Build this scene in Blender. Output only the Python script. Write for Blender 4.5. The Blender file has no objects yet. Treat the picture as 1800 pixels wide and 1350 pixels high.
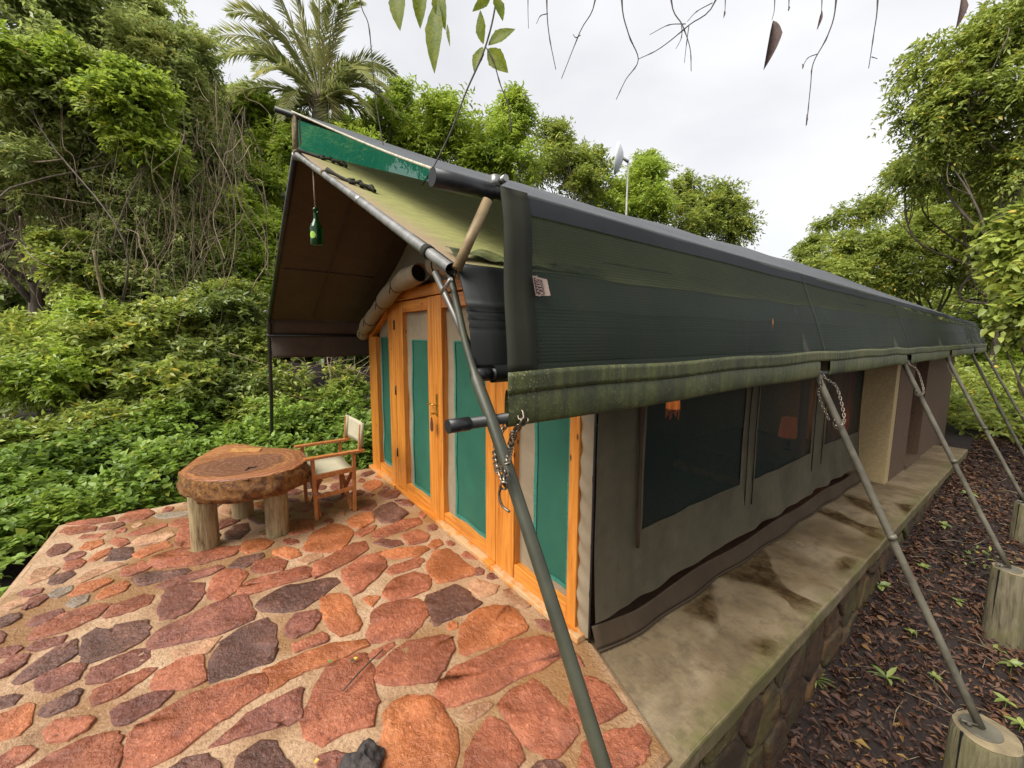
import bpy, math, random
import numpy as np
from mathutils import Vector, Matrix

# ------------------------------------------------------------------ camera, sky, sun, exposure
SC = bpy.context.scene
COL = SC.collection
RM = np.array([[0.5908959, -0.0975501, 0.8008283], [0.8067316, 0.0651654, -0.5873138], [0.0051062, 0.9930949, 0.1172027]])
CP = np.array([1.33972, -1.50251, 1.6])
FPX = 712.0
cam = bpy.data.cameras.new('camera'); camo = bpy.data.objects.new('camera', cam); COL.objects.link(camo)
M4 = Matrix.Identity(4)
for i in range(3):
    for j in range(3): M4[i][j] = float(RM[i, j])
    M4[i][3] = float(CP[i])
camo.matrix_world = M4
cam.sensor_width = 36.0; cam.lens = FPX/1800*36.0; cam.clip_start = 0.02; cam.clip_end = 2000
SC.camera = camo

SUN_EL, SUN_AZ = math.radians(52), math.radians(183)    # azimuth clockwise from +y
wd = bpy.data.worlds.new('World'); SC.world = wd; wd.use_nodes = True
nt = wd.node_tree; nt.nodes.clear()
def wn(t, **k):
    n = nt.nodes.new(t)
    for a, b in k.items(): setattr(n, a, b)
    return n
sky = wn('ShaderNodeTexSky', sky_type='NISHITA', sun_disc=False, sun_elevation=SUN_EL, sun_rotation=SUN_AZ)
skb = wn('ShaderNodeBackground'); skb.inputs[1].default_value = 0.05
nt.links.new(sky.outputs[0], skb.inputs[0])
tc = wn('ShaderNodeTexCoord'); mp = wn('ShaderNodeMapping'); mp.inputs['Scale'].default_value = (1, 1, 2.2)
nz = wn('ShaderNodeTexNoise'); nz.inputs['Scale'].default_value = 1.7; nz.inputs['Detail'].default_value = 5; nz.inputs['Roughness'].default_value = .5
rp = wn('ShaderNodeValToRGB')
rp.color_ramp.elements[0].position = .3; rp.color_ramp.elements[0].color = (.70, .705, .73, 1)
rp.color_ramp.elements[1].position = .7; rp.color_ramp.elements[1].color = (1.0, 1.0, 1.01, 1)
nt.links.new(tc.outputs['Generated'], mp.inputs[0]); nt.links.new(mp.outputs[0], nz.inputs[0]); nt.links.new(nz.outputs[0], rp.inputs[0])
clb = wn('ShaderNodeBackground'); clb.inputs[1].default_value = 0.275        # closed cloud deck
nt.links.new(rp.outputs[0], clb.inputs[0])
mx = wn('ShaderNodeMixShader'); mx.inputs[0].default_value = 0.93
nt.links.new(skb.outputs[0], mx.inputs[1]); nt.links.new(clb.outputs[0], mx.inputs[2])
wo = wn('ShaderNodeOutputWorld'); nt.links.new(mx.outputs[0], wo.inputs[0])

sl = bpy.data.lights.new('sun', 'SUN'); sl.energy = 1.5; sl.angle = math.radians(42); sl.color = (1, .97, .92)
so = bpy.data.objects.new('sun', sl); COL.objects.link(so); so.location = (0, 0, 30)
sd = Vector((math.sin(SUN_AZ)*math.cos(SUN_EL), math.cos(SUN_AZ)*math.cos(SUN_EL), math.sin(SUN_EL)))
so.rotation_euler = sd.to_track_quat('Z', 'Y').to_euler()

vs = SC.view_settings; vs.view_transform = 'Standard'; vs.look = 'None'; vs.gamma = 1; vs.use_curve_mapping = False
vs.exposure = 2.0
SC.cycles.max_bounces = 7; SC.cycles.diffuse_bounces = 4; SC.cycles.transparent_max_bounces = 12
SC.cycles.use_denoising = True
SC.cycles.caustics_reflective = False; SC.cycles.caustics_refractive = False

# ------------------------------------------------------------------ helpers
rng = np.random.default_rng(7)
def at(p, ax, val):                       # the point of a sight line on a plane of the place
    d = RM @ np.array([p[0]-900., -(p[1]-675.), -FPX]); i = 'xyz'.index(ax)
    return CP + d*((val-CP[i])/d[i])
def PD(px, py, D):                        # a point at forward distance D
    return CP + RM @ np.array([(px-900.)*D/FPX, -(py-675.)*D/FPX, -D])

def mesh(name, V, F, mat=None, smooth=False):
    me = bpy.data.meshes.new(name)
    me.from_pydata([tuple(map(float, v)) for v in V], [], F)
    if mat is not None: me.materials.append(mat)
    if smooth: me.polygons.foreach_set('use_smooth', [len(q) <= 4 for q in F])
    me.update(); return me
def link(name, me, parent=None):
    o = bpy.data.objects.new(name, me); COL.objects.link(o)
    if parent is not None: o.parent = parent
    return o
def tag(o, label=None, cat=None, group=None, kind=None):
    if label: o['label'] = label
    if cat: o['category'] = cat
    if group: o['group'] = group
    if kind: o['kind'] = kind
    return o
def thing(name, label, cat, group=None):
    return tag(link(name, None), label, cat, group)
def bev(o, w, seg=2):
    m = o.modifiers.new('bevel', 'BEVEL'); m.width = w; m.segments = seg; m.limit_method = 'ANGLE'; return o

class MB:
    def __init__(s): s.v = []; s.f = []
    def add(s, V, F):
        b = len(s.v); s.v += [tuple(map(float, x)) for x in V]; s.f += [tuple(i+b for i in q) for q in F]; return s
    def box(s, x0, x1, y0, y1, z0, z1):
        V = [(x, y, z) for z in (z0, z1) for y in (y0, y1) for x in (x0, x1)]
        return s.add(V, [(0, 2, 3, 1), (4, 5, 7, 6), (0, 1, 5, 4), (2, 6, 7, 3), (0, 4, 6, 2), (1, 3, 7, 5)])
    def bar(s, a, b, w, h, up=(0, 0, 1)):
        a = np.array(a, float); b = np.array(b, float); d = b-a; d /= np.linalg.norm(d)
        u = np.array(up, float); sd_ = np.cross(d, u)
        if np.linalg.norm(sd_) < 1e-4: sd_ = np.cross(d, (1, 0, 0))
        sd_ /= np.linalg.norm(sd_); u = np.cross(sd_, d)
        V = [p+sd_*w/2*i+u*h/2*j for p in (a, b) for i, j in ((-1, -1), (1, -1), (1, 1), (-1, 1))]
        return s.add(V, [(3, 2, 1, 0), (4, 5, 6, 7), (0, 1, 5, 4), (1, 2, 6, 5), (2, 3, 7, 6), (3, 0, 4, 7)])
    def tube(s, pts, rad, n=10, cap=True):
        pts = [np.array(p, float) for p in pts]; k = len(pts)
        if np.isscalar(rad): rad = [rad]*k
        V = []; T0 = None; N = None
        for i in range(k):
            t = pts[min(i+1, k-1)]-pts[max(i-1, 0)]; t = t/(np.linalg.norm(t)+1e-12)
            if N is None:
                a = np.array((0, 0, 1.)) if abs(t[2]) < .9 else np.array((1., 0, 0))
                N = np.cross(t, a)
            N = N-t*N.dot(t); N /= np.linalg.norm(N)+1e-12; B = np.cross(t, N)
            for j in range(n):
                a = 2*math.pi*j/n; V.append(pts[i]+(N*math.cos(a)+B*math.sin(a))*rad[i])
        F = [(i*n+j, i*n+(j+1) % n, (i+1)*n+(j+1) % n, (i+1)*n+j) for i in range(k-1) for j in range(n)]
        if cap: F += [tuple(range(n-1, -1, -1)), tuple((k-1)*n+j for j in range(n))]
        return s.add(V, F)
    def grid(s, fn, nu, nv):
        V = [fn(i/nu, j/nv) for i in range(nu+1) for j in range(nv+1)]
        return s.add(V, [(i*(nv+1)+j, i*(nv+1)+j+1, (i+1)*(nv+1)+j+1, (i+1)*(nv+1)+j) for i in range(nu) for j in range(nv)])
    def build(s, name, mat, parent=None, smooth=False, **k):
        o = link(name, mesh(name, s.v, s.f, mat, smooth), parent)
        return o
def curve(pts, n=6):
    P = [np.array(p, float) for p in pts]; P = [2*P[0]-P[1]]+P+[2*P[-1]-P[-2]]; out = []
    for i in range(1, len(P)-2):
        for t in np.arange(n)/n:
            a, b, c, d = P[i-1:i+3]
            out.append(.5*((2*b)+(-a+c)*t+(2*a-5*b+4*c-d)*t*t+(-a+3*b-3*c+d)*t**3))
    out.append(P[-2]); return out
def solid(o, t, off=0):
    m = o.modifiers.new('thickness', 'SOLIDIFY'); m.thickness = t; m.offset = off; return o
def fbm(x, y, s=0):
    return (math.sin(x*1.7+s)+math.sin(y*2.3+s*1.3)+math.sin((x+y)*3.1+s*2.1)*.6+math.sin((x-y)*5.3+s)*.35)/2.95

# ------------------------------------------------------------------ materials
MATS = {}
class Mat:
    def __init__(s, name):
        m = bpy.data.materials.new(name); m.use_nodes = True; s.m = m; s.t = m.node_tree; s.t.nodes.clear()
        s.o = s.n('ShaderNodeOutputMaterial'); s.b = s.n('ShaderNodeBsdfPrincipled'); s.l(s.b.outputs[0], s.o.inputs[0])
        s.tc = s.n('ShaderNodeTexCoord'); MATS[name] = m
    def n(s, t, **k):
        q = s.t.nodes.new(t)
        for a, b in k.items(): setattr(q, a, b)
        return q
    def l(s, a, b): s.t.links.new(a, b)
    def mapd(s, scale=(1, 1, 1), co='Object', rot=(0, 0, 0)):
        q = s.n('ShaderNodeMapping'); q.inputs['Scale'].default_value = scale; q.inputs['Rotation'].default_value = rot
        s.l(s.tc.outputs[co], q.inputs[0]); return q.outputs[0]
    def noise(s, sc, det=4, ro=.55, vec=None, dist=0):
        q = s.n('ShaderNodeTexNoise'); q.inputs['Scale'].default_value = sc; q.inputs['Detail'].default_value = det
        q.inputs['Roughness'].default_value = ro; q.inputs['Distortion'].default_value = dist
        s.l(vec if vec is not None else s.tc.outputs['Object'], q.inputs['Vector']); return q.outputs[0]
    def ramp(s, v, stops):
        q = s.n('ShaderNodeValToRGB'); e = q.color_ramp.elements
        while len(e) < len(stops): e.new(.5)
        for i, (p, c) in enumerate(stops):
            e[i].position = p; e[i].color = (c, c, c, 1) if np.isscalar(c) else (*c, 1)
        s.l(v, q.inputs[0]); return q.outputs[0]
    def mix(s, f, a, b, mode='MIX'):
        q = s.n('ShaderNodeMix', data_type='RGBA', blend_type=mode)
        for v, i in ((f, 0), (a, 6), (b, 7)):
            if hasattr(v, 'is_output') or isinstance(v, bpy.types.NodeSocket): s.l(v, q.inputs[i])
            else: q.inputs[i].default_value = v if i == 0 else (*v, 1)
        return q.outputs[2]
    def math(s, op, a, b=0):
        q = s.n('ShaderNodeMath', operation=op)
        for v, i in ((a, 0), (b, 1)):
            if isinstance(v, bpy.types.NodeSocket): s.l(v, q.inputs[i])
            else: q.inputs[i].default_value = v
        return q.outputs[0]
    def sep(s, co='Object'):
        q = s.n('ShaderNodeSeparateXYZ'); s.l(s.tc.outputs[co], q.inputs[0]); return q.outputs
    def color(s, c):
        if isinstance(c, bpy.types.NodeSocket): s.l(c, s.b.inputs['Base Color'])
        else: s.b.inputs['Base Color'].default_value = (*c, 1)
        return s
    def rough(s, r):
        if isinstance(r, bpy.types.NodeSocket): s.l(r, s.b.inputs['Roughness'])
        else: s.b.inputs['Roughness'].default_value = r
        return s
    def bump(s, h, st=.3, d=.01):
        q = s.n('ShaderNodeBump'); q.inputs['Strength'].default_value = st; q.inputs['Distance'].default_value = d
        s.l(h, q.inputs['Height']); s.l(q.outputs[0], s.b.inputs['Normal']); return s

def wood_mat(name, axis, dark=False):
    m = Mat(name); sc = [14, 14, 14]; sc['xyz'.index(axis)] = .9
    v = m.mapd(tuple(sc)); oi = m.n('ShaderNodeObjectInfo')
    ad = m.n('ShaderNodeVectorMath', operation='ADD'); m.l(v, ad.inputs[0])
    cx = m.n('ShaderNodeCombineXYZ'); r7 = m.math('MULTIPLY', oi.outputs['Random'], 37.); 
    for i in range(3): m.l(r7, cx.inputs[i])
    m.l(cx.outputs[0], ad.inputs[1])
    g = m.noise(1.6, 6, .6, ad.outputs[0], 1.2); g2 = m.noise(6, 3, .5, ad.outputs[0])
    c = m.ramp(g, [(.22, (.29, .080, .012)), (.45, (.52, .178, .022)), (.62, (.65, .255, .040)), (.8, (.56, .197, .026))])
    c = m.mix(m.ramp(g2, [(.58, 0.), (.72, .45)]), c, (.22, .06, .012))
    k = m.n('ShaderNodeTexVoronoi'); k.inputs['Scale'].default_value = 3.1
    ks = [1, 1, 1]; ks['xyz'.index(axis)] = .45; m.l(m.mapd(tuple(3.2*q for q in ks)), k.inputs['Vector'])
    c = m.mix(m.ramp(k.outputs['Distance'], [(.05, .95), (.10, 0.)]), c, (.10, .03, .01))
    if dark:
        w = m.noise(9, 5, .7); c = m.mix(m.ramp(w, [(.42, 0.), (.55, .85)]), c, (.50, .36, .20))
    m.color(c).rough(.42).bump(g, .15, .004); m.b.inputs['Coat Weight'].default_value = .12
    return m.m
def canvas_mat(name, col, col2, tex=420, rough=.85, stain=None, stamt=.5, wr=.5, transl=0):
    m = Mat(name); a = m.noise(2.2, 5, .6); b = m.noise(14, 4, .6)
    c = m.mix(m.ramp(a, [(.3, 0.), (.7, 1.)]), col, col2)
    c = m.mix(m.ramp(b, [(.35, .35), (.65, 0.)]), c, tuple(x*.72 for x in col))
    if stain:
        s1 = m.noise(3.3, 8, .68, m.mapd((1, .8, .8))); c = m.mix(m.ramp(s1, [(.48, 0.), (.62, stamt)]), c, stain)
    w = m.noise(5, 3, .5, m.mapd((1, 1, .35)), .6); wv = m.noise(tex, 1, .5)
    h = m.math('ADD', m.math('MULTIPLY', w, 1.0), m.math('MULTIPLY', wv, .03))
    m.color(c).rough(rough).bump(h, wr, .02); m.b.inputs['Specular IOR Level'].default_value = .25
    if transl:
        t = m.n('ShaderNodeBsdfTranslucent'); m.l(c, t.inputs[0]); x = m.n('ShaderNodeMixShader'); x.inputs[0].default_value = transl
        m.l(m.b.outputs[0], x.inputs[1]); m.l(t.outputs[0], x.inputs[2]); m.l(x.outputs[0], m.o.inputs[0])
    return m.m
def net_mat(name, col, transp, row=0.009, col2=None, algae=True, transl=.0, bst=.35, wamp=.35):
    m = Mat(name); x, y, z = m.sep()[:3]
    rows = m.math('SINE', m.math('MULTIPLY', z, 2*math.pi/row)); cols = m.math('SINE', m.math('MULTIPLY', y, 2*math.pi/(row*1.3)))
    wv = m.math('ADD', m.math('MULTIPLY', rows, .5), m.math('MULTIPLY', cols, .3))
    a = m.noise(1.4, 5, .6); c = m.mix(m.ramp(a, [(.35, 0.), (.65, 1.)]), col, col2 or col)
    st = m.noise(2.4, 6, .65, m.mapd((1, 1.6, .22)))
    if algae: c = m.mix(m.ramp(st, [(.5, 0.), (.68, .5)]), c, (.045, .046, .018))
    m.color(c).rough(.6).bump(wv, bst, .003); m.b.inputs['Specular IOR Level'].default_value = .3
    tr = m.n('ShaderNodeBsdfTransparent'); base = m.b.outputs[0]
    if transl:
        t = m.n('ShaderNodeBsdfTranslucent'); m.l(c, t.inputs[0]); q = m.n('ShaderNodeMixShader'); q.inputs[0].default_value = transl
        m.l(base, q.inputs[1]); m.l(t.outputs[0], q.inputs[2]); base = q.outputs[0]
    xx = m.n('ShaderNodeMixShader'); f = m.math('ADD', m.math('MULTIPLY', wv, wamp), transp); q2 = m.n('ShaderNodeClamp'); m.l(f, q2.inputs[0])
    m.l(q2.outputs[0], xx.inputs[0]); m.l(base, xx.inputs[1]); m.l(tr.outputs[0], xx.inputs[2]); m.l(xx.outputs[0], m.o.inputs[0])
    return m.m
def plain(name, col, rough=.5, metal=0, bump=0, var=.25, sc=20):
    m = Mat(name); a = m.noise(sc, 5, .6)
    m.color(m.mix(m.ramp(a, [(.35, 0.), (.65, 1.)]), tuple(x*(1-var) for x in col), tuple(min(1, x*(1+var)) for x in col))).rough(rough)
    m.b.inputs['Metallic'].default_value = metal
    if bump: m.bump(a, bump, .01)
    return m.m
def leaf_mat(name, stops, transl=.3, rough=.38, gain=2.5):
    m = Mat(name); g = m.n('ShaderNodeNewGeometry')
    stops = [(p, tuple(x*gain*k for x, k in zip(q, (1.22, 1., 1.)))) for p, q in stops]
    c = m.ramp(g.outputs['Random Per Island'], stops)
    lo = m.noise(.9, 3, .5); c = m.mix(m.ramp(lo, [(.35, .0), (.7, .5)]), c, tuple(x*1.25 for x in stops[-2][1]))
    if gain > 1: c = m.mix(m.ramp(m.noise(2.4, 3, .5), [(.50, 0.), (.64, .5)]), c, (.62, .66, .78), 'MULTIPLY'); c = m.mix(m.ramp(m.noise(1.3, 2, .5, m.mapd((1, 1, 1.3))), [(.54, 0.), (.68, .5)]), c, (1.25, 1.05, .75), 'MULTIPLY')
    m.color(c).rough(rough); m.b.inputs['Specular IOR Level'].default_value = .5
    t = m.n('ShaderNodeBsdfTranslucent'); m.l(m.mix(.4, c, (.30, .36, .07) if gain > 1 else (.1, .06, .02)), t.inputs[0])
    x = m.n('ShaderNodeMixShader'); x.inputs[0].default_value = transl
    m.l(m.b.outputs[0], x.inputs[1]); m.l(t.outputs[0], x.inputs[2]); m.l(x.outputs[0], m.o.inputs[0])
    return m.m

M_leafA = leaf_mat('leaf_mid', [(0, (.035, .060, .012)), (.35, (.070, .115, .020)), (.75, (.11, .165, .030)), (.93, (.15, .20, .04)), (1, (.26, .22, .03))], .45)
M_leafB = leaf_mat('leaf_bright', [(0, (.055, .105, .012)), (.4, (.10, .18, .018)), (.8, (.16, .25, .025)), (.97, (.20, .29, .04)), (1, (.3, .27, .03))], .5, .38, 2.15)
M_leafC = leaf_mat('leaf_grey', [(0, (.045, .075, .024)), (.4, (.080, .125, .040)), (.8, (.120, .17, .055)), (.95, (.16, .20, .07)), (1, (.20, .18, .06))], .5, .36, 2.9)
M_leafD = leaf_mat('leaf_ground', [(0, (.040, .085, .012)), (.4, (.075, .155, .016)), (.8, (.11, .21, .022)), (.95, (.15, .26, .035)), (1, (.22, .24, .03))], .4, .5, 1.55)
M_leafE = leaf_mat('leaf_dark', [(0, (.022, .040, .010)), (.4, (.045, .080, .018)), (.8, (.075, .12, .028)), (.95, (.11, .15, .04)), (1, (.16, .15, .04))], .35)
M_leafP = leaf_mat('leaf_palm', [(0, (.060, .085, .035)), (.4, (.10, .14, .055)), (.8, (.15, .19, .08)), (.95, (.19, .21, .10)), (1, (.24, .20, .09))], .4, .4, 2.6)
M_litter = leaf_mat('leaf_litter', [(0, (.018, .009, .008)), (.45, (.045, .020, .014)), (.7, (.085, .040, .022)), (.88, (.16, .085, .040)), (.955, (.26, .14, .06)), (1, (.42, .34, .04))], .08, .65, .52)
def bark(name, c1, c2):
    m = Mat(name); v = m.mapd((6, 6, 1.2)); a = m.noise(3, 6, .65, v, .5)
    m.color(m.ramp(a, [(.3, c1), (.7, c2)])).rough(.85).bump(a, .6, .02); return m.m
M_bark = bark('bark_grey', (.055, .042, .030), (.20, .16, .115))
M_vine = bark('vine_bark', (.10, .072, .042), (.30, .225, .135))
M_twig = bark('twig_dark', (.030, .022, .018), (.075, .060, .050))

def stone_mat(name, c1, c2, c3):
    m = Mat(name); oi = m.n('ShaderNodeObjectInfo'); v = m.mapd((1, 1, 1))
    ad = m.n('ShaderNodeVectorMath', operation='ADD'); m.l(v, ad.inputs[0]); cx = m.n('ShaderNodeCombineXYZ')
    for i in range(3): m.l(m.math('MULTIPLY', oi.outputs['Random'], 11.), cx.inputs[i])
    m.l(cx.outputs[0], ad.inputs[1])
    a = m.noise(7, 7, .66, ad.outputs[0], .15); b = m.noise(38, 5, .7, ad.outputs[0]); w = m.noise(3.2, 4, .6, ad.outputs[0])
    c = m.ramp(a, [(.28, c1), (.5, c2), (.72, c3)])
    c = m.mix(m.ramp(b, [(.56, 0.), (.68, .6)]), c, tuple(min(1, x*1.5+.03) for x in c3)); c = m.mix(m.ramp(b, [(.30, .8), (.44, 0.)]), c, tuple(x*.4 for x in c1))
    pt = m.n('ShaderNodeTexNoise'); pt.inputs['Scale'].default_value = 2.3; pt.inputs['Detail'].default_value = 5; m.l(ad.outputs[0], pt.inputs['Vector']); c = m.mix(m.ramp(pt.outputs[0], [(.52, 0.), (.60, .5)]), c, tuple(x*.75 for x in c1))
    wet = m.ramp(w, [(.42, 0.), (.60, 1.)])
    c = m.mix(m.math('MULTIPLY', wet, .45), c, tuple(x*.55 for x in c1))
    m.color(c).rough(m.ramp(w, [(.40, .45), (.58, .15)])).bump(m.math('ADD', a, m.math('MULTIPLY', b, .6)), 1., .022)
    return m.m
ST = {'r': stone_mat('stone_red', (.20, .056, .026), (.33, .098, .044), (.44, .150, .070)),
      'o': stone_mat('stone_orange', (.30, .082, .026), (.45, .140, .046), (.54, .20, .075)),
      'p': stone_mat('stone_plum', (.130, .042, .027), (.225, .074, .045), (.33, .120, .070)),
      'd': stone_mat('stone_dark', (.075, .030, .020), (.135, .056, .037), (.24, .105, .066)),
      't': stone_mat('stone_tan', (.33, .16, .080), (.45, .23, .120), (.54, .32, .18)),
      'g': stone_mat('stone_grey', (.21, .15, .105), (.32, .24, .165), (.40, .30, .21))}
def mortar():
    m = Mat('mortar'); a = m.noise(3.0, 6, .6); b = m.noise(60, 4, .7); c3 = m.noise(1.3, 3, .5)
    c = m.ramp(a, [(.28, (.19, .092, .038)), (.42, (.35, .205, .105)), (.58, (.46, .295, .17)), (.78, (.54, .385, .245))])
    c = m.mix(m.ramp(b, [(.34, .7), (.52, 0.)]), c, (.17, .095, .045))
    c = m.mix(m.ramp(c3, [(.48, 0.), (.58, .75)]), c, (.22, .10, .028))
    m.color(c).rough(m.ramp(c3, [(.46, .62), (.60, .22)])).bump(m.math('ADD', m.math('MULTIPLY', a, 1.), m.math('MULTIPLY', b, .4)), .8, .03)
    return m.m
M_mortar = mortar()
def concrete():
    m = Mat('ledge_concrete'); x, y, z = m.sep()[:3]
    a = m.noise(2.5, 6, .6); b = m.noise(70, 4, .7); st = m.noise(9, 4, .6, m.mapd((.35, 3.2, 1)))
    c = m.ramp(a, [(.32, (.105, .072, .034)), (.48, (.18, .128, .066)), (.66, (.25, .185, .105))])
    c = m.mix(m.ramp(st, [(.36, .35), (.54, 0.)]), c, (.17, .115, .06)); c = m.mix(m.ramp(m.noise(11, 7, .72), [(.48, 0.), (.62, .6)]), c, (.085, .058, .030)); c = m.mix(m.ramp(m.noise(2.2, 5, .6, m.mapd((1.6, .5, 1))), [(.52, 0.), (.66, .5)]), c, (.30, .235, .145)); c = m.mix(m.ramp(b, [(.33, .5), (.45, 0.)]), c, (.14, .10, .06))
    w = m.noise(1.15, 4, .55, m.mapd((.55, 1.35, 1), rot=(0, 0, .5)), .5)
    wet = m.ramp(w, [(.56, 0.), (.66, .5)])
    c = m.mix(m.math('MULTIPLY', wet, .8), c, (.075, .052, .030))
    al = m.math('MULTIPLY', m.ramp(m.noise(6, 6, .7), [(.40, 0.), (.62, 1.)]), m.ramp(x, [(.50, 0.), (.61, .85)]))
    c = m.mix(al, c, (.10, .095, .022))
    m.color(c).rough(m.ramp(w, [(.52, .8), (.57, .4)])).bump(m.math('ADD', st, m.math('MULTIPLY', b, .4)), .4, .008)
    return m.m
M_conc = concrete()
def algae_stone(name):
    m = Mat(name); oi = m.n('ShaderNodeObjectInfo'); a = m.noise(9, 6, .65); b = m.noise(3, 4, .6)
    c = m.mix(oi.outputs['Random'], (.040, .021, .009), (.12, .058, .018)); c = m.mix(m.ramp(a, [(.35, .9), (.58, 0.)]), c, (.030, .018, .010))
    c = m.mix(m.ramp(b, [(.48, 0.), (.66, .65)]), c, (.10, .095, .025))
    m.color(c).rough(.75).bump(a, .9, .03); return m.m
M_wallstone = algae_stone('wall_stone')
M_wallmortar = plain('wall_mortar', (.085, .062, .040), .9, 0, .6, .5, 14)
M_pine = {a: wood_mat('pine_'+a, a) for a in 'xyz'}
M_sillwood = wood_mat('pine_weathered', 'x', True)
M_chairwood = {}
def chair_wood():
    m = Mat('chair_teak'); a = m.noise(30, 5, .6, m.mapd((1, 1, .4)))
    m.color(m.ramp(a, [(.3, (.30, .105, .028)), (.7, (.50, .20, .060))])).rough(.4); return m.m
M_chairwood = chair_wood()
M_taupe = canvas_mat('canvas_taupe', (.245, .195, .125), (.31, .25, .165))
M_olive = canvas_mat('canvas_olive', (.095, .080, .048), (.128, .108, .068), stain=(.058, .047, .029), stamt=.45, wr=.7)
M_brown = canvas_mat('canvas_brown', (.070, .052, .040), (.092, .070, .054), wr=.3)
M_skirt = canvas_mat('canvas_skirt', (.052, .034, .019), (.074, .050, .029), wr=.6)
M_valin = canvas_mat('canvas_valance', (.010, .0115, .010), (.018, .020, .017), rough=.5, wr=.25)
def inner_roof():
    m = Mat('canvas_roof_mossy'); x, y, z = m.sep()[:3]
    a = m.noise(2.6, 6, .65); b = m.noise(26, 5, .75, m.mapd((1, .45, 1))); b2 = m.noise(9, 5, .7, m.mapd((2.2, .5, 1)))
    tan = m.mix(m.ramp(a, [(.3, 0.), (.7, 1.)]), (.26, .18, .105), (.32, .23, .14))
    gr = m.mix(m.ramp(b, [(.35, 0.), (.65, 1.)]), (.19, .195, .050), (.29, .29, .085))
    f = m.math('ADD', y, m.math('MULTIPLY', b2, .10)); f = m.ramp(m.math('ADD', f, .95), [(.03, 0.), (.16, .92)])
    # the sheltered front hem of the sheet stayed clean of moss
    c = m.mix(f, tan, gr); m.color(c).rough(.85).bump(m.math('ADD', b, a), .35, .01); return m.m
M_roofmoss = inner_roof()
M_mesh = net_mat('mesh_green', (.018, .098, .064), .05, .004, (.030, .135, .085), False, 0, 0, 0)
M_meshedge = plain('mesh_binding', (.026, .17, .12), .7, 0, .5, .35, 90)
M_wmesh = net_mat('mesh_window_dark', (.009, .022, .018), .44, .004, (.014, .030, .024), False, 0, 0, 0)
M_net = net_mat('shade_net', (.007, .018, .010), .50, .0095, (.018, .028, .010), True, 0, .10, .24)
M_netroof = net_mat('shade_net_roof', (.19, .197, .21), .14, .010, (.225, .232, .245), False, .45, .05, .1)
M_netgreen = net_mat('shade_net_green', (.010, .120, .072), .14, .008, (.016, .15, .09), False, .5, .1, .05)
M_band = canvas_mat('webbing_band', (.014, .014, .007), (.024, .024, .012), rough=.75, wr=.35)
def hem():
    m = Mat('hem_algae'); a = m.noise(5, 6, .7, m.mapd((1, 1, 1))); r = m.noise(22, 2, .5, m.mapd((1, 1, .08))); s = m.noise(150, 3, .7)
    c = m.ramp(a, [(.3, (.022, .026, .014)), (.5, (.065, .075, .020)), (.7, (.125, .135, .035))])
    c = m.mix(m.ramp(r, [(.42, .55), (.56, 0.)]), c, (.022, .026, .013)); c = m.mix(m.ramp(m.noise(1.1, 4, .6), [(.45, 0.), (.62, .6)]), c, (.13, .125, .045)); c = m.mix(m.math('MULTIPLY', m.ramp(s, [(.57, 0.), (.65, .85)]), m.ramp(m.noise(2.6, 4, .6), [(.40, .1), (.62, 1.)])), c, (.34, .32, .16))
    m.color(c).rough(.55).bump(m.math('ADD', r, m.math('MULTIPLY', s, .2)), .6, .012); return m.m
M_hem = hem()
M_steel = plain('galvanised_tube', (.30, .29, .27), .38, .75, .1, .3, 12)
M_polefront = plain('pole_olive', (.046, .046, .028), .45, .1, .15, .35, 7)
M_pole = plain('pole_grey_green', (.115, .102, .072), .5, .15, .15, .35, 7)
M_poledark = plain('pole_dark', (.030, .030, .027), .45, .3, .1, .3, 9)
M_black = plain('black_rubber', (.012, .012, .013), .4, 0, .1, .3, 30)
M_brass = plain('brass', (.55, .36, .09), .3, .9)
M_chain = plain('chain_steel', (.24, .20, .15), .35, .85, 0, .4, 50)
M_rope = plain('cord_tan', (.26, .20, .12), .85, 0, .3, .3, 60)
M_leather = plain('leather_fob', (.075, .035, .025), .5)
M_chairfab = canvas_mat('chair_canvas', (.40, .36, .24), (.47, .43, .30), wr=.2)
M_white = plain('white_plastic', (.70, .70, .72), .4, 0, 0, .05)
M_tagwhite = plain('tag_cloth', (.22, .16, .125), .8, 0, 0, .15, 60)
M_tagplum = plain('tag_plum', (.045, .010, .020), .7, 0, 0, .2, 60)
M_cream = plain('plaster_cream', (.42, .31, .155), .9, 0, .25, .12, 40)
M_pink = plain('plaster_brown', (.115, .066, .036), .92, 0, .5, .18, 45)
M_doordark = plain('door_plum', (.035, .020, .030), .5)
M_floorin = plain('inside_floor', (.10, .055, .035), .6)
def log_mat():
    m = Mat('table_bark'); v = m.mapd((1, 1, .85)); a = m.noise(20, 10, .82, v, .2); b = m.noise(70, 4, .7)
    c = m.ramp(a, [(.36, (.040, .015, .006)), (.45, (.22, .080, .016)), (.54, (.46, .20, .040)), (.66, (.62, .34, .09))])
    m.color(c).rough(.6).bump(m.math('ADD', a, m.math('MULTIPLY', b, .3)), 1., .07); return m.m
M_tbark = log_mat()
HX, HY = at((425, 816), 'z', .55)[:2]
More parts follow.
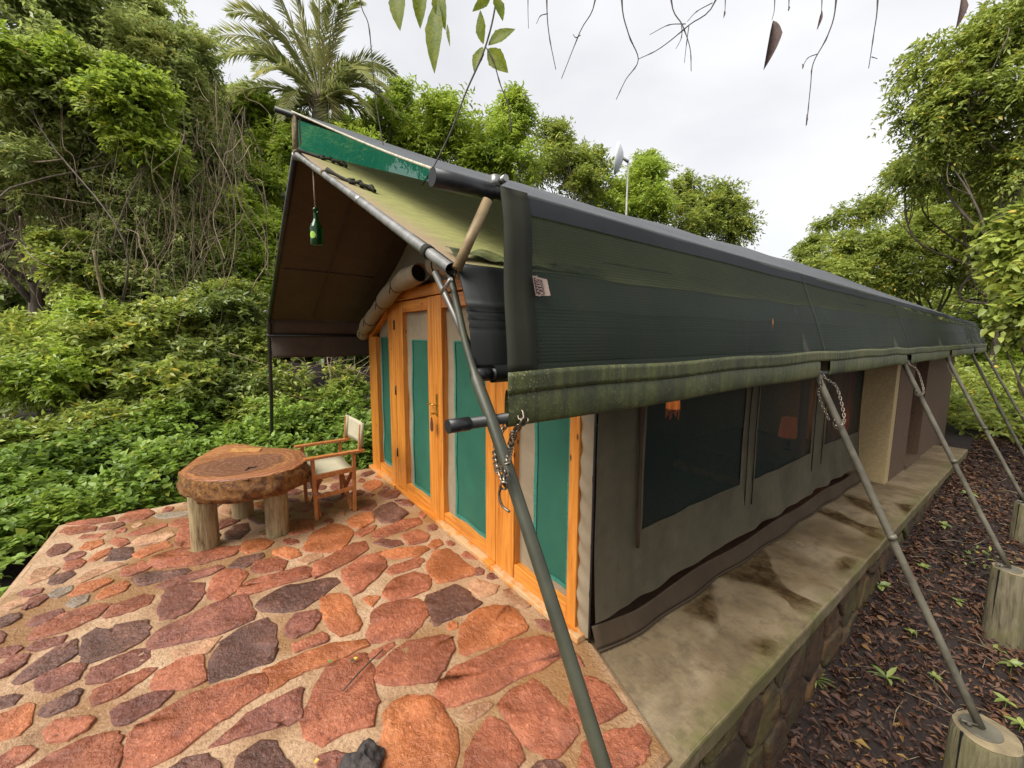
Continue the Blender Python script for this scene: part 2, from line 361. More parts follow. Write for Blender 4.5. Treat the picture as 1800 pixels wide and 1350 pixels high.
def logtop_mat():
    m = Mat('table_top_grain'); v = m.mapd((1, 1, 1)); d = m.noise(2.2, 4, .6); 
    g = m.n('ShaderNodeTexWave', wave_type='RINGS', rings_direction='Z'); g.inputs['Scale'].default_value = 7; g.inputs['Distortion'].default_value = 9
    g.inputs['Detail'].default_value = 4; g.inputs['Detail Scale'].default_value = 1.4
    mm = m.n('ShaderNodeMapping'); mm.inputs['Location'].default_value = (-HX, -HY, 0); m.l(m.tc.outputs['Object'], mm.inputs[0]); m.l(mm.outputs[0], g.inputs['Vector'])
    ln = m.n('ShaderNodeVectorMath', operation='LENGTH'); sc_ = m.n('ShaderNodeMapping'); sc_.inputs['Location'].default_value = (-HX, -HY*1.0, -.55); sc_.inputs['Scale'].default_value = (1, 1, 1)
    m.l(m.tc.outputs['Object'], sc_.inputs[0]); m.l(sc_.outputs[0], ln.inputs[0])
    rr = m.math('ADD', ln.outputs['Value'], m.math('MULTIPLY', m.math('SUBTRACT', d, .5), .35))
    c = m.ramp(rr, [(.16, (.19, .085, .052)), (.26, (.22, .095, .055)), (.285, (.17, .070, .038)), (.31, (.36, .15, .062)), (.40, (.29, .11, .050)), (.52, (.44, .19, .075))])
    c = m.mix(m.ramp(g.outputs[0], [(.2, .45), (.6, 0.)]), c, (.10, .042, .025))
    f = m.noise(20, 6, .7, None, 1.); c = m.mix(m.ramp(f, [(.55, 0.), (.7, .5)]), c, (.40, .22, .13))
    m.color(c).rough(m.ramp(f, [(.3, .16), (.7, .36)])).bump(m.math('ADD', f, m.math('MULTIPLY', g.outputs[0], .3)), .3, .01); return m.m
M_ttop = logtop_mat()
def post_mat(name, c1, c2, c3):
    m = Mat(name); a = m.noise(10, 6, .65, m.mapd((4, 4, .5)), .4); b = m.noise(4, 4, .6)
    c = m.ramp(a, [(.32, c1), (.5, c2), (.72, c3)]); c = m.mix(m.ramp(b, [(.5, 0.), (.68, .6)]), c, (.13, .12, .035))
    m.color(c).rough(.75).bump(a, .7, .02); return m.m
M_tleg = post_mat('table_leg_wood', (.10, .060, .025), (.30, .225, .11), (.40, .31, .17))
M_stump = post_mat('stump_wood', (.065, .050, .028), (.15, .125, .072), (.22, .185, .11))
M_stumptop = plain('stump_top', (.20, .155, .085), .8, 0, .4, .35, 12)
M_rock = plain('lava_rock', (.045, .036, .032), .9, 0, 1., .5, 60)
def glass_mat():
    m = Mat('bottle_glass'); m.color((.010, .075, .012)).rough(.06); m.b.inputs['Transmission Weight'].default_value = .55
    return m.m
M_glass = glass_mat()
M_bulb = plain('bottle_label', (.30, .50, .05), .5, 0, 0, .1)
def lamp_mat(name, col, st):
    m = Mat(name); e = m.n('ShaderNodeEmission'); w = m.noise(30, 3, .6, m.mapd((1, 1, .1)))
    m.l(m.mix(m.ramp(w, [(.4, .7), (.6, 0.)]), col, tuple(x*.35 for x in col)), e.inputs[0]); e.inputs[1].default_value = st
    m.l(e.outputs[0], m.o.inputs[0]); return m.m
M_lampA = lamp_mat('lamp_shade_glow', (.9, .22, .04), .2)
M_lampB = lamp_mat('lantern_glow', (1., .32, .07), .6)
M_lampC = lamp_mat('lamp_shade_dim', (.55, .12, .03), .06)
M_curtain = canvas_mat('curtain_rust', (.30, .085, .040), (.38, .12, .055), wr=.3, transl=.2)
def ground_mat():
    m = Mat('forest_soil'); a = m.noise(5, 6, .7); b = m.noise(40, 5, .7)
    c = m.ramp(a, [(.3, (.012, .006, .005)), (.6, (.030, .017, .012)), (.8, (.05, .03, .02))]); c = m.mix(m.ramp(b, [(.55, 0.), (.7, .5)]), c, (.12, .07, .04))
    m.color(c).rough(.9).bump(m.math('ADD', a, b), .8, .04); return m.m
M_soil = ground_mat()

# ------------------------------------------------------------------ ground
GY = [-40, -3, -1, .84, 1.62, 2.63, 4.59, 8, 12, 30, 200]; GZ = [-1.5, -1.15, -1.0, -.78, -.63, -.47, -.28, -.1, .1, .7, 2]
def gz(x, y):
    r = float(np.interp(y, GY, GZ))-.33*min(1, max(0, (x-.6)/.6))*float(np.interp(y, [5, 10], [1, .3]))
    l = float(np.interp(-x, [3.2, 4, 6, 9, 14, 40], [-.45, -.40, -.15, .25, .7, 2.0]))
    t = min(1, max(0, (x+4.)/4.)); t = t*t*(3-2*t)
    return l*(1-t)+r*t+.025*fbm(x*1.3, y*1.3, 2)
ax_ = np.unique(np.concatenate([np.linspace(-14, 12, 90), np.array([-260, -160, -100, -60, -40, -28, -20, 16, 22, 30, 45, 70, 120, 200, 260])]))
ay_ = np.unique(np.concatenate([np.linspace(-6, 16, 76), np.array([-200, -120, -70, -40, -25, -15, -9, 20, 26, 35, 50, 80, 130, 220, 300])]))
V = [(x, y, gz(x, y)) for x in ax_ for y in ay_]; ny = len(ay_)
F = [(i*ny+j, (i+1)*ny+j, (i+1)*ny+j+1, i*ny+j+1) for i in range(len(ax_)-1) for j in range(ny-1)]
tag(link('ground', mesh('ground', V, F, M_soil, True)), 'dark leaf-strewn forest soil around the tent', kind='structure')

# ------------------------------------------------------------------ terrace and its paving stones
TX0, TX1, TY0, TY1 = -3.58, .60, -2.68, 0.02
def tymax(x): return TY1-.20*max(0, x-.02)/.6
def terrace_slab():
    b = MB(); zt = 0.0; r = .05
    prof = [(0, -.75), (0, -.05), (-.012, -.018), (-.05, 0)]
    nx, nyy = 84, 54
    b.grid(lambda u, v: (lambda x, y: (x, y, .004*fbm(x*6, y*6, 1)-.002))(TX0+.05+(TX1-TX0-.08)*u, TY0+.05+(tymax(TX0+.05+(TX1-TX0-.08)*u)-TY0-.08)*v), nx, nyy)
    ring = lambda d, z: [(TX0-d, TY0-d, z), (TX1+d*.6, TY0-d, z), (TX1+d*.6, tymax(TX1)+d*.6, z), (.02, TY1+d*.6, z), (TX0-d, TY1+d*.6, z)]
    R = [ring(0, -1.3), ring(0, -.05), ring(-.015, -.016), ring(-.051, -.001)]
    for k in range(3): b.add(R[k]+R[k+1], [(i, (i+1) % 5, 5+(i+1) % 5, 5+i) for i in range(5)])
    o = b.build('stone_terrace', M_mortar, None, True); return tag(o, 'sand coloured mortar terrace paved with red stones', kind='structure')
terrace = terrace_slab()
KA, OA = .38889, (0, 850); OB = (500, 850)
SA = [('d', [(1195,618),(1232,650),(1238,745),(1215,790),(962,875),(968,790),(1000,725),(1095,655)]),
('p', [(690,705),(730,660),(870,590),(1000,530),(1095,505),(1128,580),(1118,615),(960,680),(700,737)]),
('r', [(610,1130),(640,1090),(850,960),(1100,880),(1165,865),(1175,945),(1000,1055),(830,1190),(620,1286),(600,1240)]),
('o', [(1212,830),(1260,810),(1480,730),(1620,715),(1638,740),(1500,800),(1370,850),(1230,930),(1215,890)]),
('r', [(1480,840),(1560,805),(1640,785),(1670,870),(1690,990),(1670,1070),(1560,1100),(1480,1150),(1400,1120),(1370,1050),(1420,960)]),
('p', [(970,1175),(1060,1100),(1130,1030),(1350,930),(1345,1050),(1280,1090),(1090,1140)]),
('d', [(1170,545),(1210,510),(1300,465),(1500,430),(1520,445),(1440,510),(1370,555),(1290,575),(1195,565)]),
('p', [(1295,640),(1340,590),(1420,575),(1450,595),(1410,650),(1340,685),(1300,675)]),
('r', [(1330,720),(1450,670),(1478,685),(1470,710),(1340,755)]),
('o', [(1460,520),(1500,505),(1570,510),(1620,620),(1610,650),(1540,670),(1490,640),(1460,570)]),
('r', [(1095,465),(1150,430),(1370,375),(1395,390),(1380,420),(1130,495),(1095,490)]),
('r', [(945,490),(965,430),(1010,395),(1090,395),(1110,415),(1060,480),(1010,515),(955,510)]),
('p', [(735,600),(725,560),(760,480),(830,460),(915,455),(910,500),(860,560),(800,590)]),
('p', [(720,455),(790,420),(980,370),(1000,380),(930,415),(760,465)]),
('d', [(610,425),(640,405),(830,385),(850,390),(770,425),(640,455)]),
('r', [(550,410),(560,380),(640,350),(680,370),(650,390),(590,410)]),
('o', [(440,510),(470,475),(560,440),(580,455),(560,480),(460,515)]),
('r', [(485,590),(510,550),(640,505),(680,510),(670,540),(600,570),(500,597)]),
('d', [(385,690),(440,655),(500,660),(520,640),(650,620),(645,690),(560,740),(400,800),(385,760)]),
('p', [(410,870),(430,830),(600,755),(655,750),(662,785),(620,820),(480,885),(410,890)]),
('r', [(425,960),(440,925),(640,840),(690,838),(660,870),(540,950),(440,988)]),
('r', [(690,915),(720,850),(830,790),(910,780),(915,880),(870,905),(760,925)]),
('t', [(790,750),(860,730),(990,690),(930,760),(800,790)]),
('p', [(165,895),(190,865),(310,815),(375,820),(345,880),(220,935),(170,920)]),
('d', [(75,880),(130,830),(240,750),(330,710),(335,770),(240,830),(110,890)]),
('p', [(125,740),(170,710),(295,685),(270,720),(170,750)]),
('r', [(145,690),(170,650),(280,590),(430,548),(480,550),(430,600),(300,660),(160,697)]),
('p', [(130,630),(160,600),(270,565),(280,580),(220,620),(140,640)]),
('d', [(185,1040),(200,1000),(340,930),(365,935),(330,1000),(230,1040)]),
('r', [(220,1160),(210,1110),(250,1070),(390,1050),(415,1060),(380,1110),(300,1150)]),
('o', [(-60,1070),(130,995),(150,1000),(130,1080),(90,1120),(-60,1170)]),
('r', [(-40,1280),(0,1240),(60,1195),(130,1185),(155,1200),(100,1250),(30,1290)]),
('r', [(130,1300),(250,1220),(400,1150),(520,1130),(530,1230),(480,1320),(300,1370),(160,1350)]),
('p', [(510,1025),(560,990),(680,945),(770,945),(700,1010),(590,1070),(530,1080)]),
('p', [(-30,880),(0,820),(60,775),(125,770),(110,810),(40,855)]),
('p', [(-40,785),(0,745),(80,730),(100,740),(50,775)]),
('d', [(-30,1000),(0,965),(60,950),(95,955),(60,995),(10,1010)]),
('d', [(770,1290),(840,1240),(930,1225),(980,1260),(985,1290),(900,1330),(760,1330)]),
('d', [(1080,1286),(1090,1230),(1190,1160),(1240,1170),(1280,1230),(1320,1290),(1200,1330)]),
('r', [(690,360),(710,325),(800,295),(1000,285),(1080,280),(1040,320),(900,360),(750,375)]),
('o', [(610,320),(630,300),(740,265),(770,280),(690,310),(640,330)]),
('d', [(480,345),(510,300),(590,288),(600,320),(560,340)]),
('o', [(400,345),(440,310),(500,290),(490,315),(430,345)]),
('r', [(290,380),(300,355),(360,340),(385,350),(360,375),(310,388)]),
('t', [(350,440),(400,395),(520,360),(560,365),(460,405),(380,440)]),
('d', [(222,445),(240,415),(320,395),(335,410),(280,445),(235,452)]),
('o', [(320,495),(360,455),(470,430),(500,440),(420,480),(340,500)]),
('g', [(220,500),(250,475),(320,460),(325,480),(260,510)]),
('g', [(300,545),(330,515),(400,500),(390,530),(340,555)]),
('t', [(130,440),(160,390),(240,375),(260,385),(220,420),(150,445)]),
('p', [(105,560),(140,515),(200,500),(210,515),(170,545),(120,562)]),
('p', [(80,495),(110,480),(190,472),(180,490),(120,508)]),
('t', [(0,560),(40,535),(130,515),(110,540),(40,565)]),
('r', [(540,160),(580,130),(660,115),(690,130),(650,155),(580,167)]),
('p', [(450,205),(470,185),(550,175),(560,185),(510,205)]),
('r', [(360,245),(380,230),(470,225),(440,245)]),
('r', [(580,230),(640,200),(740,178),(745,190),(690,215),(600,232)]),
('t', [(610,260),(650,235),(770,215),(780,230),(740,255),(640,275)]),
('r', [(500,265),(520,245),(570,250),(580,265),(540,285)]),
('o', [(365,290),(390,265),(460,252),(465,270),(410,295)]),
('r', [(280,215),(300,195),(430,192),(420,210),(320,225)]),
('r', [(310,180),(380,165),(500,150),(510,165),(400,185)]),
('r', [(800,240),(815,205),(870,190),(875,270),(820,280),(795,270)]),
('r', [(770,185),(790,165),(870,155),(870,175),(800,195)]),
('g', [(700,145),(750,130),(870,120),(865,138),(740,155)]),
('d', [(1020,225),(1060,190),(1110,180),(1125,210),(1080,245),(1030,245)]),
('p', [(985,190),(1000,165),(1060,150),(1080,165),(1050,180),(1000,200)]),
('d', [(1040,370),(1080,335),(1180,315),(1185,330),(1110,375),(1050,378)]),
('r', [(1140,380),(1160,350),(1240,335),(1290,350),(1270,385),(1190,402),(1145,395)]),
('t', [(1350,350),(1390,320),(1450,310),(1455,330),(1390,360)]),
('o', [(1240,300),(1290,285),(1340,295),(1355,320),(1310,335),(1240,315)]),
('o', [(1090,295),(1110,260),(1180,250),(1230,262),(1200,290),(1120,310)]),
('o', [(1380,285),(1420,220),(1500,185),(1560,195),(1590,225),(1540,290),(1480,305),(1400,300)]),
('r', [(1420,400),(1430,360),(1580,275),(1640,265),(1655,295),(1560,360),(1440,415)]),
('r', [(1550,395),(1640,330),(1720,312),(1740,370),(1700,420),(1610,490),(1570,440)])]
SB = [('r', [(455,480),(500,430),(580,403),(640,415),(655,450),(640,475),(570,500),(490,522),(458,500)]),
('d', [(645,530),(650,510),(770,462),(830,500),(870,540),(830,570),(690,628),(670,610),(665,570)]),
('r', [(400,620),(410,580),(460,545),(590,525),(625,545),(635,590),(600,640),(560,680),(400,705),(390,670)]),
('o', [(805,740),(800,700),(810,640),(860,580),(940,557),(1000,560),(1040,580),(1080,640),(1070,660),(960,715),(830,757)]),
('r', [(415,870),(430,830),(520,740),(560,715),(700,692),(745,705),(752,750),(700,840),(680,875),(560,895),(470,892)]),
('r', [(705,940),(730,880),(800,820),(1000,730),(1150,698),(1215,730),(1230,785),(1150,830),(950,930),(810,985),(745,992),(715,970)]),
('r', [(985,1000),(1030,950),(1140,900),(1170,930),(1290,1060),(1305,1110),(1280,1150),(1200,1220),(1080,1150),(1020,1060)]),
('t', [(812,1030),(830,1005),(920,985),(935,1000),(900,1035),(840,1070)]),
('o', [(455,1180),(465,1060),(500,1000),(570,975),(640,970),(700,1020),(750,1100),(765,1190),(740,1290),(700,1350),(500,1350),(460,1260)]),
('r', [(820,1290),(840,1200),(880,1130),(930,1065),(990,1090),(1060,1200),(1065,1240),(1020,1300),(990,1350),(830,1340)]),
('r', [(1340,880),(1400,880),(1460,920),(1530,1010),(1400,1075),(1310,1060),(1300,960)]),
('r', [(1350,1240),(1360,1180),(1420,1140),(1540,1112),(1600,1102),(1635,1165),(1630,1225),(1590,1262),(1530,1295),(1400,1350),(1350,1320)]),
('d', [(1120,1286),(1150,1255),(1220,1245),(1260,1275),(1260,1340),(1130,1340)]),
('o', [(735,640),(755,620),(783,630),(780,650),(745,658)]),
('t', [(830,455),(870,432),(960,460),(945,490),(890,510),(845,480)]),
('o', [(650,360),(680,310),(740,300),(850,390),(820,410),(700,440),(660,410)]),
('r', [(470,395),(490,370),(600,333),(625,350),(600,375),(500,405)]),
('o', [(445,320),(460,300),(620,280),(640,295),(600,325),(490,335)]),
('p', [(410,265),(440,250),(520,255),(530,270),(480,285)]),
('r', [(535,235),(600,208),(650,230),(640,255),(570,272)]),
('r', [(405,235),(420,210),(530,165),(600,158),(610,180),(540,210),(440,240)]),
('d', [(410,130),(440,100),(490,85),(550,130),(510,165),(440,172)]),
('o', [(290,165),(330,140),(390,128),(400,165),(350,195),(310,190)]),
('r', [(318,225),(340,205),(410,190),(400,210),(350,235)]),
('o', [(650,280),(670,255),(700,250),(715,270),(680,290)]),
('o', [(355,520),(380,505),(430,510),(395,550)]),
('r', [(380,780),(400,755),(490,715),(490,735),(430,785)])]
GRX, GRY = 424, 276
occ = np.zeros((GRX, GRY), bool)
gxx, gyy = np.meshgrid(TX0+.01*np.arange(GRX), TY0+.01*np.arange(GRY), indexing='ij')
def inpoly(P):
    ins = np.zeros(gxx.shape, bool); n = len(P)
    for i in range(n):
        x1, y1 = P[i]; x2, y2 = P[(i+1) % n]
        if y1 == y2: continue
        c = ((y1 > gyy) != (y2 > gyy)) & (gxx < (x2-x1)*(gyy-y1)/(y2-y1)+x1); ins ^= c
    return ins
def stone(P, key, rg, parent, grow=1., h=.0065, bevw=.007, nout=20, frame=None, name='paving_stone', mat=None):
    P = np.array(P, float); c = P.mean(0); P = c+(P-c)*grow
    if np.sum(P[:, 0]*np.roll(P[:, 1], -1)-np.roll(P[:, 0], -1)*P[:, 1]) < 0: P = P[::-1]
    # clip the corners a little and chip the edges
    Q = []; per = sum(np.linalg.norm(P[i]-P[i-1]) for i in range(len(P)))
    for i in range(len(P)):
        a, b = P[i], P[(i+1) % len(P)]; m_ = max(1, int(round(np.linalg.norm(b-a)/per*nout)))
        Q += [a*(1-t)+b*t for t in np.linspace(.06, .94, m_+1)]
    O = np.array(Q); nout = len(O)
    O += rg.normal(0, 1, O.shape)*min(.0048, per*.004)
    size = math.sqrt(abs(np.ptp(O[:, 0])*np.ptp(O[:, 1])))
    bw = min(bevw, size*.16); d = c-O; d /= np.linalg.norm(d, axis=1)[:, None]
    I = O+d*bw; J = c+(O-c)*.70
    tilt = rg.normal(0, .012, 2)
    hz = lambda q: h+(q-c)@tilt
    V = [(x, y, -.012) for x, y in O]+[(x, y, hz(np.array((x, y)))*.62+rg.normal(0, .0008)) for x, y in O+d*bw*.15]
    V += [(x, y, hz(np.array((x, y)))+rg.normal(0, .0012)) for x, y in I]+[(x, y, hz(np.array((x, y)))+rg.normal(0, .0028)) for x, y in J]+[(c[0], c[1], h+rg.normal(0, .002))]
    n = nout; F = []
    for k in range(3): F += [(k*n+i, k*n+(i+1) % n, (k+1)*n+(i+1) % n, (k+1)*n+i) for i in range(n)]
    F += [(3*n+i, 3*n+(i+1) % n, 4*n) for i in range(n)]
    if frame is not None: V = [frame(*v) for v in V]
    o = link(name, mesh(name, V, F, mat or ST[key], True), parent)
    return o
srg = np.random.default_rng(3)
for S, O_ in ((SA, OA), (SB, OB)):
    for key, poly in S:
        W2 = [at((x*KA+O_[0], y*KA+O_[1]), 'z', 0.006)[:2] for x, y in poly]
        W2 = [(min(max(x, TX0+.03), TX1-.03), min(max(y, TY0+.03), TY1-.05)) for x, y in W2]
        occ |= inpoly(W2); stone(W2, key, srg, terrace, 1.09+min(.10, .025/(.05+np.ptp(np.array(W2)[:, 1]))), nout=22)
def dil(a, n):
    for _ in range(n):
        b = a.copy(); b[1:] |= a[:-1]; b[:-1] |= a[1:]; b[:, 1:] |= a[:, :-1]; b[:, :-1] |= a[:, 1:]; a = b
    return a
blk = dil(occ, 3); blk[:5] = 1; blk[-5:] = 1; blk[:, :5] = 1; blk[:, -9:] = 1; blk |= (gyy > np.vectorize(tymax)(gxx)-.06)
nf = 0
for size in (.17, .13, .10, .075, .055):
    for tr in range(700):
        cx_, cy_ = TX0+.05+srg.random()*(TX1-TX0-.1), TY0+.05+srg.random()*(TY1-TY0-.1)
        i, j = int((cx_-TX0)/.01), int((cy_-TY0)/.01)
        if blk[i, j]: continue
        a0 = srg.normal(.25, .5); asp = .5+srg.random()*.35; k = srg.integers(6, 9)
        an = np.sort((np.arange(k)+srg.random(k)*.6)*2*math.pi/k)
        rr = size*(.8+.35*srg.random(k)); px_ = np.cos(an)*rr; py_ = np.sin(an)*rr*asp
        P_ = [(cx_+x*math.cos(a0)-y*math.sin(a0), cy_+x*math.sin(a0)+y*math.cos(a0)) for x, y in zip(px_, py_)]
        ip = inpoly(P_)
        if ip.sum() < 12 or (ip & blk).any(): continue
        blk |= dil(ip, 2); stone(P_, srg.choice(list('rrropdtp')), srg, terrace, nout=14); nf += 1

# ------------------------------------------------------------------ concrete ledge along the tent side with its rubble wall
LZ = -.03; LX1 = .625; LY1 = 7.4
def ledge():
    b = MB()
    b.grid(lambda u, v: (-.30+(LX1+.30-.012)*u, -.22+(LY1+.22)*v, LZ+.003*fbm(u*7, v*40, 3)), 10, 90)
    b.box(-3.6, -.30, .05, LY1, -.6, LZ-.002)
    e = [(LX1-.012, 0), (LX1-.003, -.004), (LX1, -.014), (LX1-.004, -.095), (LX1-.06, -.098)]
    b.grid(lambda u, v: (e[int(round(v*4))][0]+.006*fbm(u*60, 1, 2), -.22+(LY1+.22)*u, LZ+e[int(round(v*4))][1]), 70, 4)
    b.add([(-.3, LY1, LZ), (LX1-.03, LY1, LZ), (LX1, LY1, LZ-.03), (LX1, LY1, -.9), (-.3, LY1, -.9)], [(0, 1, 2, 3, 4)])
    b.add([(.3, -.22, LZ), (LX1-.003, -.22, LZ-.004), (LX1-.004, -.22, -.13), (.3, -.22, -.13)], [(0, 3, 2, 1)])
    o = b.build('concrete_ledge', M_conc, None, False)
    return tag(o, 'mossy concrete ledge stained by water along the tent side', kind='structure')
ldg = ledge()
def wet_film():
    m = Mat('water_film'); t = m.n('ShaderNodeBsdfTransparent'); n_ = m.noise(14, 5, .6); m.l(m.ramp(n_, [(.35, (.56, .51, .44)), (.62, (.70, .66, .60))]), t.inputs[0]); g = m.n('ShaderNodeBsdfGlossy'); g.inputs['Roughness'].default_value = .3
    x = m.n('ShaderNodeMixShader'); x.inputs[0].default_value = .025; m.l(t.outputs[0], x.inputs[1]); m.l(g.outputs[0], x.inputs[2]); m.l(x.outputs[0], m.o.inputs[0]); return m.m
M_wet = wet_film(); M_damp = M_wet.copy(); M_damp.name = 'damp_film'
for n_ in M_damp.node_tree.nodes:
    if n_.type == 'VALTORGB': n_.color_ramp.elements[0].color = (.88, .865, .84, 1); n_.color_ramp.elements[1].color = (.965, .955, .94, 1)
    if n_.type == 'MIX_SHADER': n_.inputs[0].default_value = .006
k8 = lambda L: [(1180+x*.34444, 900+y*.34444) for x, y in L]; k5 = lambda L: [(1080+x*.35556, 620+y*.35556) for x, y in L]
for L in ([(1205, 1072), (1228, 1052), (1248, 1034), (1254, 1062), (1258, 1096), (1238, 1088)], k8([(250, 335), (380, 240), (462, 203), (500, 240), (522, 305), (600, 400), (745, 468), (690, 492), (620, 490), (560, 430), (440, 372), (330, 352)]),
          k8([(720, -10), (830, -5), (960, 60), (1062, 88), (1035, 130), (930, 80), (790, 22)]), k8([(838, 262), (885, 240), (930, 256), (905, 290), (860, 300)]), k8([(405, 684), (468, 660), (520, 690), (478, 722)]),
          k5([(1120, 700), (1230, 728), (1330, 780), (1310, 806), (1180, 752)]), k5([(1395, 748), (1470, 758), (1440, 792)])):
    W2 = curve([np.array((*at(p, 'z', LZ)[:2], 0)) for p in L]+[np.array((*at(L[0], 'z', LZ)[:2], 0))], 6)[:-1]; W2 = [(min(q[0], LX1-.015), q[1]) for q in W2]
    c_ = np.mean(W2, 0); n_ = len(W2); rad = np.mean([np.hypot(x-c_[0], y-c_[1]) for x, y in W2])
    for k_ in range(6):
        f_ = 1+(.030-.012*k_)/max(rad, .05)*1.6; b = MB()
        b.add([(min(c_[0]+(x-c_[0])*f_+.004*math.sin(i*1.7+k_), LX1-.014), c_[1]+(y-c_[1])*f_+.006*math.sin(i*1.3+k_*2), LZ+.0040+.0004*k_) for i, (x, y) in enumerate(W2)], [tuple(range(n_))]); b.build('water_stain', M_damp, ldg)
wb = MB(); wb.box(-.2, .575, -2.6, LY1-.004, -1.5, LZ-.12); wb2 = wb.build('rubble_wall', M_wallmortar); tag(wb2, 'low rubble stone wall of brown boulders under the concrete ledge', kind='structure')
vr = np.random.default_rng(5)
seeds = []
while len(seeds) < 150:
    p = np.array((-.9+vr.random()*8.2, -1.15+vr.random()*1.05))
    if all(np.hypot((p[0]-q[0])/1.25, p[1]-q[1]) > .105+.05*((p[0]*7) % 1) for q in seeds): seeds.append(p)
    elif vr.random() < .0015: break
def clip(P, n, d):
    out = []
    for i in range(len(P)):
        a, b = P[i], P[(i+1) % len(P)]; da, db = a@n-d, b@n-d
        if da <= 0: out.append(a)
        if da*db < 0: out.append(a+(b-a)*da/(da-db))
    return out
for s_ in seeds:
    P = [s_+np.array(q) for q in ((-.32, -.24), (.32, -.24), (.32, .24), (-.32, .24))]
    for q in seeds:
        if q is s_ or np.hypot(*(q-s_)) > .9: continue
        n = (q-s_)/np.hypot(*(q-s_)); P = clip(P, n, (q+s_)@n/2-.009)
        if len(P) < 3: break
    P = clip(P, np.array((0, 1.)), LZ-.135) if len(P) >= 3 else P
    if len(P) < 3: continue
    yc, zc = np.mean(P, 0)
    if zc < gz(.6, yc)-.15 or np.ptp(np.array(P)[:, 1]) < .05: continue
    stone(P, 'r', vr, wb2, h=.008+.028*vr.random(), bevw=.022, nout=18, frame=lambda a, b, c: (.575+c, a, b), name='wall_boulder', mat=M_wallstone)

# ------------------------------------------------------------------ the safari tent
XC, Y0 = -1.82, -.985
AZ, EX, EZ = 2.81, .36, 1.775        # inner roof: apex height, eave x and z (right); left mirrored
EXL = 2*XC-EX
tent = thing('safari_tent', 'olive canvas safari tent with pine door front and open porch roof', 'tent')
YB = 7.6
def roof_pt(s, y, lift=0):           # s -1 left eave .. 0 ridge .. 1 right eave
    x = XC+(EX-XC)*abs(s)*(1 if s > 0 else -1); z = AZ+(EZ-AZ)*abs(s)
    sag = .03*math.sin(abs(s)*math.pi)*(1+.4*math.sin(y*2.1))
    return (x, y, z-sag+lift)
b = MB(); b.grid(lambda u, v: roof_pt(u, Y0+.01+(YB-Y0)*v, .018+.006*fbm(u*9, v*30, 1)), 18, 70); o = b.build('roof_canvas', M_roofmoss, tent, True)
b = MB(); b.grid(lambda u, v: roof_pt(-u, Y0+.01+(YB-Y0)*v, .018), 14, 50); b.build('roof_canvas', M_roofmoss, tent, True)
for s in (1, -1):
    b = MB(); b.grid(lambda u, v: roof_pt(s*(.002+u*.998), Y0+.012+(YB-Y0)*v, -.004+.008*fbm(u*6, v*20, 4)), 12, 50); b.build('roof_underside', M_brown, tent, True)  # second sheet in darker brown, shade under the roof put into its colour
# seams under the left slope
for y_, x0, x1 in ((-.55, .05, .95), (-.1, .05, .95)):
    b = MB(); b.tube([np.array(roof_pt(-t, y_, -.012)) for t in np.linspace(x0, x1, 12)], .006, 5); b.build('underside_seam', M_brown, tent, True)
b = MB(); b.tube([np.array(roof_pt(-.55, yy, -.014)) for yy in np.linspace(Y0+.05, -.1, 10)], .006, 5); b.build('underside_seam', M_brown, tent, True)
# valances below the eaves
VX, VZ = .440, 1.50
def valance(s):
    def fn(u, v):
        y = Y0+.015+(YB-Y0)*v; x = EX+(VX-EX)*u+.02*math.sin(u*math.pi); z = EZ+.02+(VZ-EZ)*u+.004*math.sin(y*9)
        if u > .4 and u < .62: x += .006*math.sin((u-.4)/.22*math.pi*6)
        return (x if s > 0 else 2*XC-x, y, z)
    b = MB(); b.grid(fn, 26, 60); return b.build('valance', M_valin if s > 0 else M_brown, tent, True)
solid(valance(1), .004)
b = MB(); b.grid(lambda u, v: (EXL-.06-.02*u, Y0+.02+(YB-Y0)*v, EZ-.17-(.27)*u+.003*math.sin(v*60)), 6, 40); solid(b.build('valance', M_brown, tent, True), .004)
b = MB(); b.grid(lambda u, v: (EXL-.06*u, Y0+.02+(YB-Y0)*v, EZ-.17*u), 3, 40); solid(b.build('eave_return', M_brown, tent, True), .004)
b = MB(); b.tube([(EXL-.05, Y0-.03, EZ-.18), (EXL-.05, .2, EZ-.18)], .014, 10); b.build('eave_tube', M_poledark, tent, True)
# seam stitches at the front of the right valance
b = MB(); b.tube([(VX, Y0+.03, VZ), (VX, YB, VZ)], .016, 14); b.build('valance_tube', M_poledark, tent, True)
b = MB(); b.tube([(VX, Y0+.018, VZ), (VX, Y0+.07, VZ)], .0185, 14); b.build('tube_cap', M_black, tent, True)
# loop of canvas round the tube
b = MB(); b.tube([(VX, Y0+.075, VZ), (VX, YB, VZ)], .024, 14, False); b.build('valance_sleeve', M_valin, tent, True)
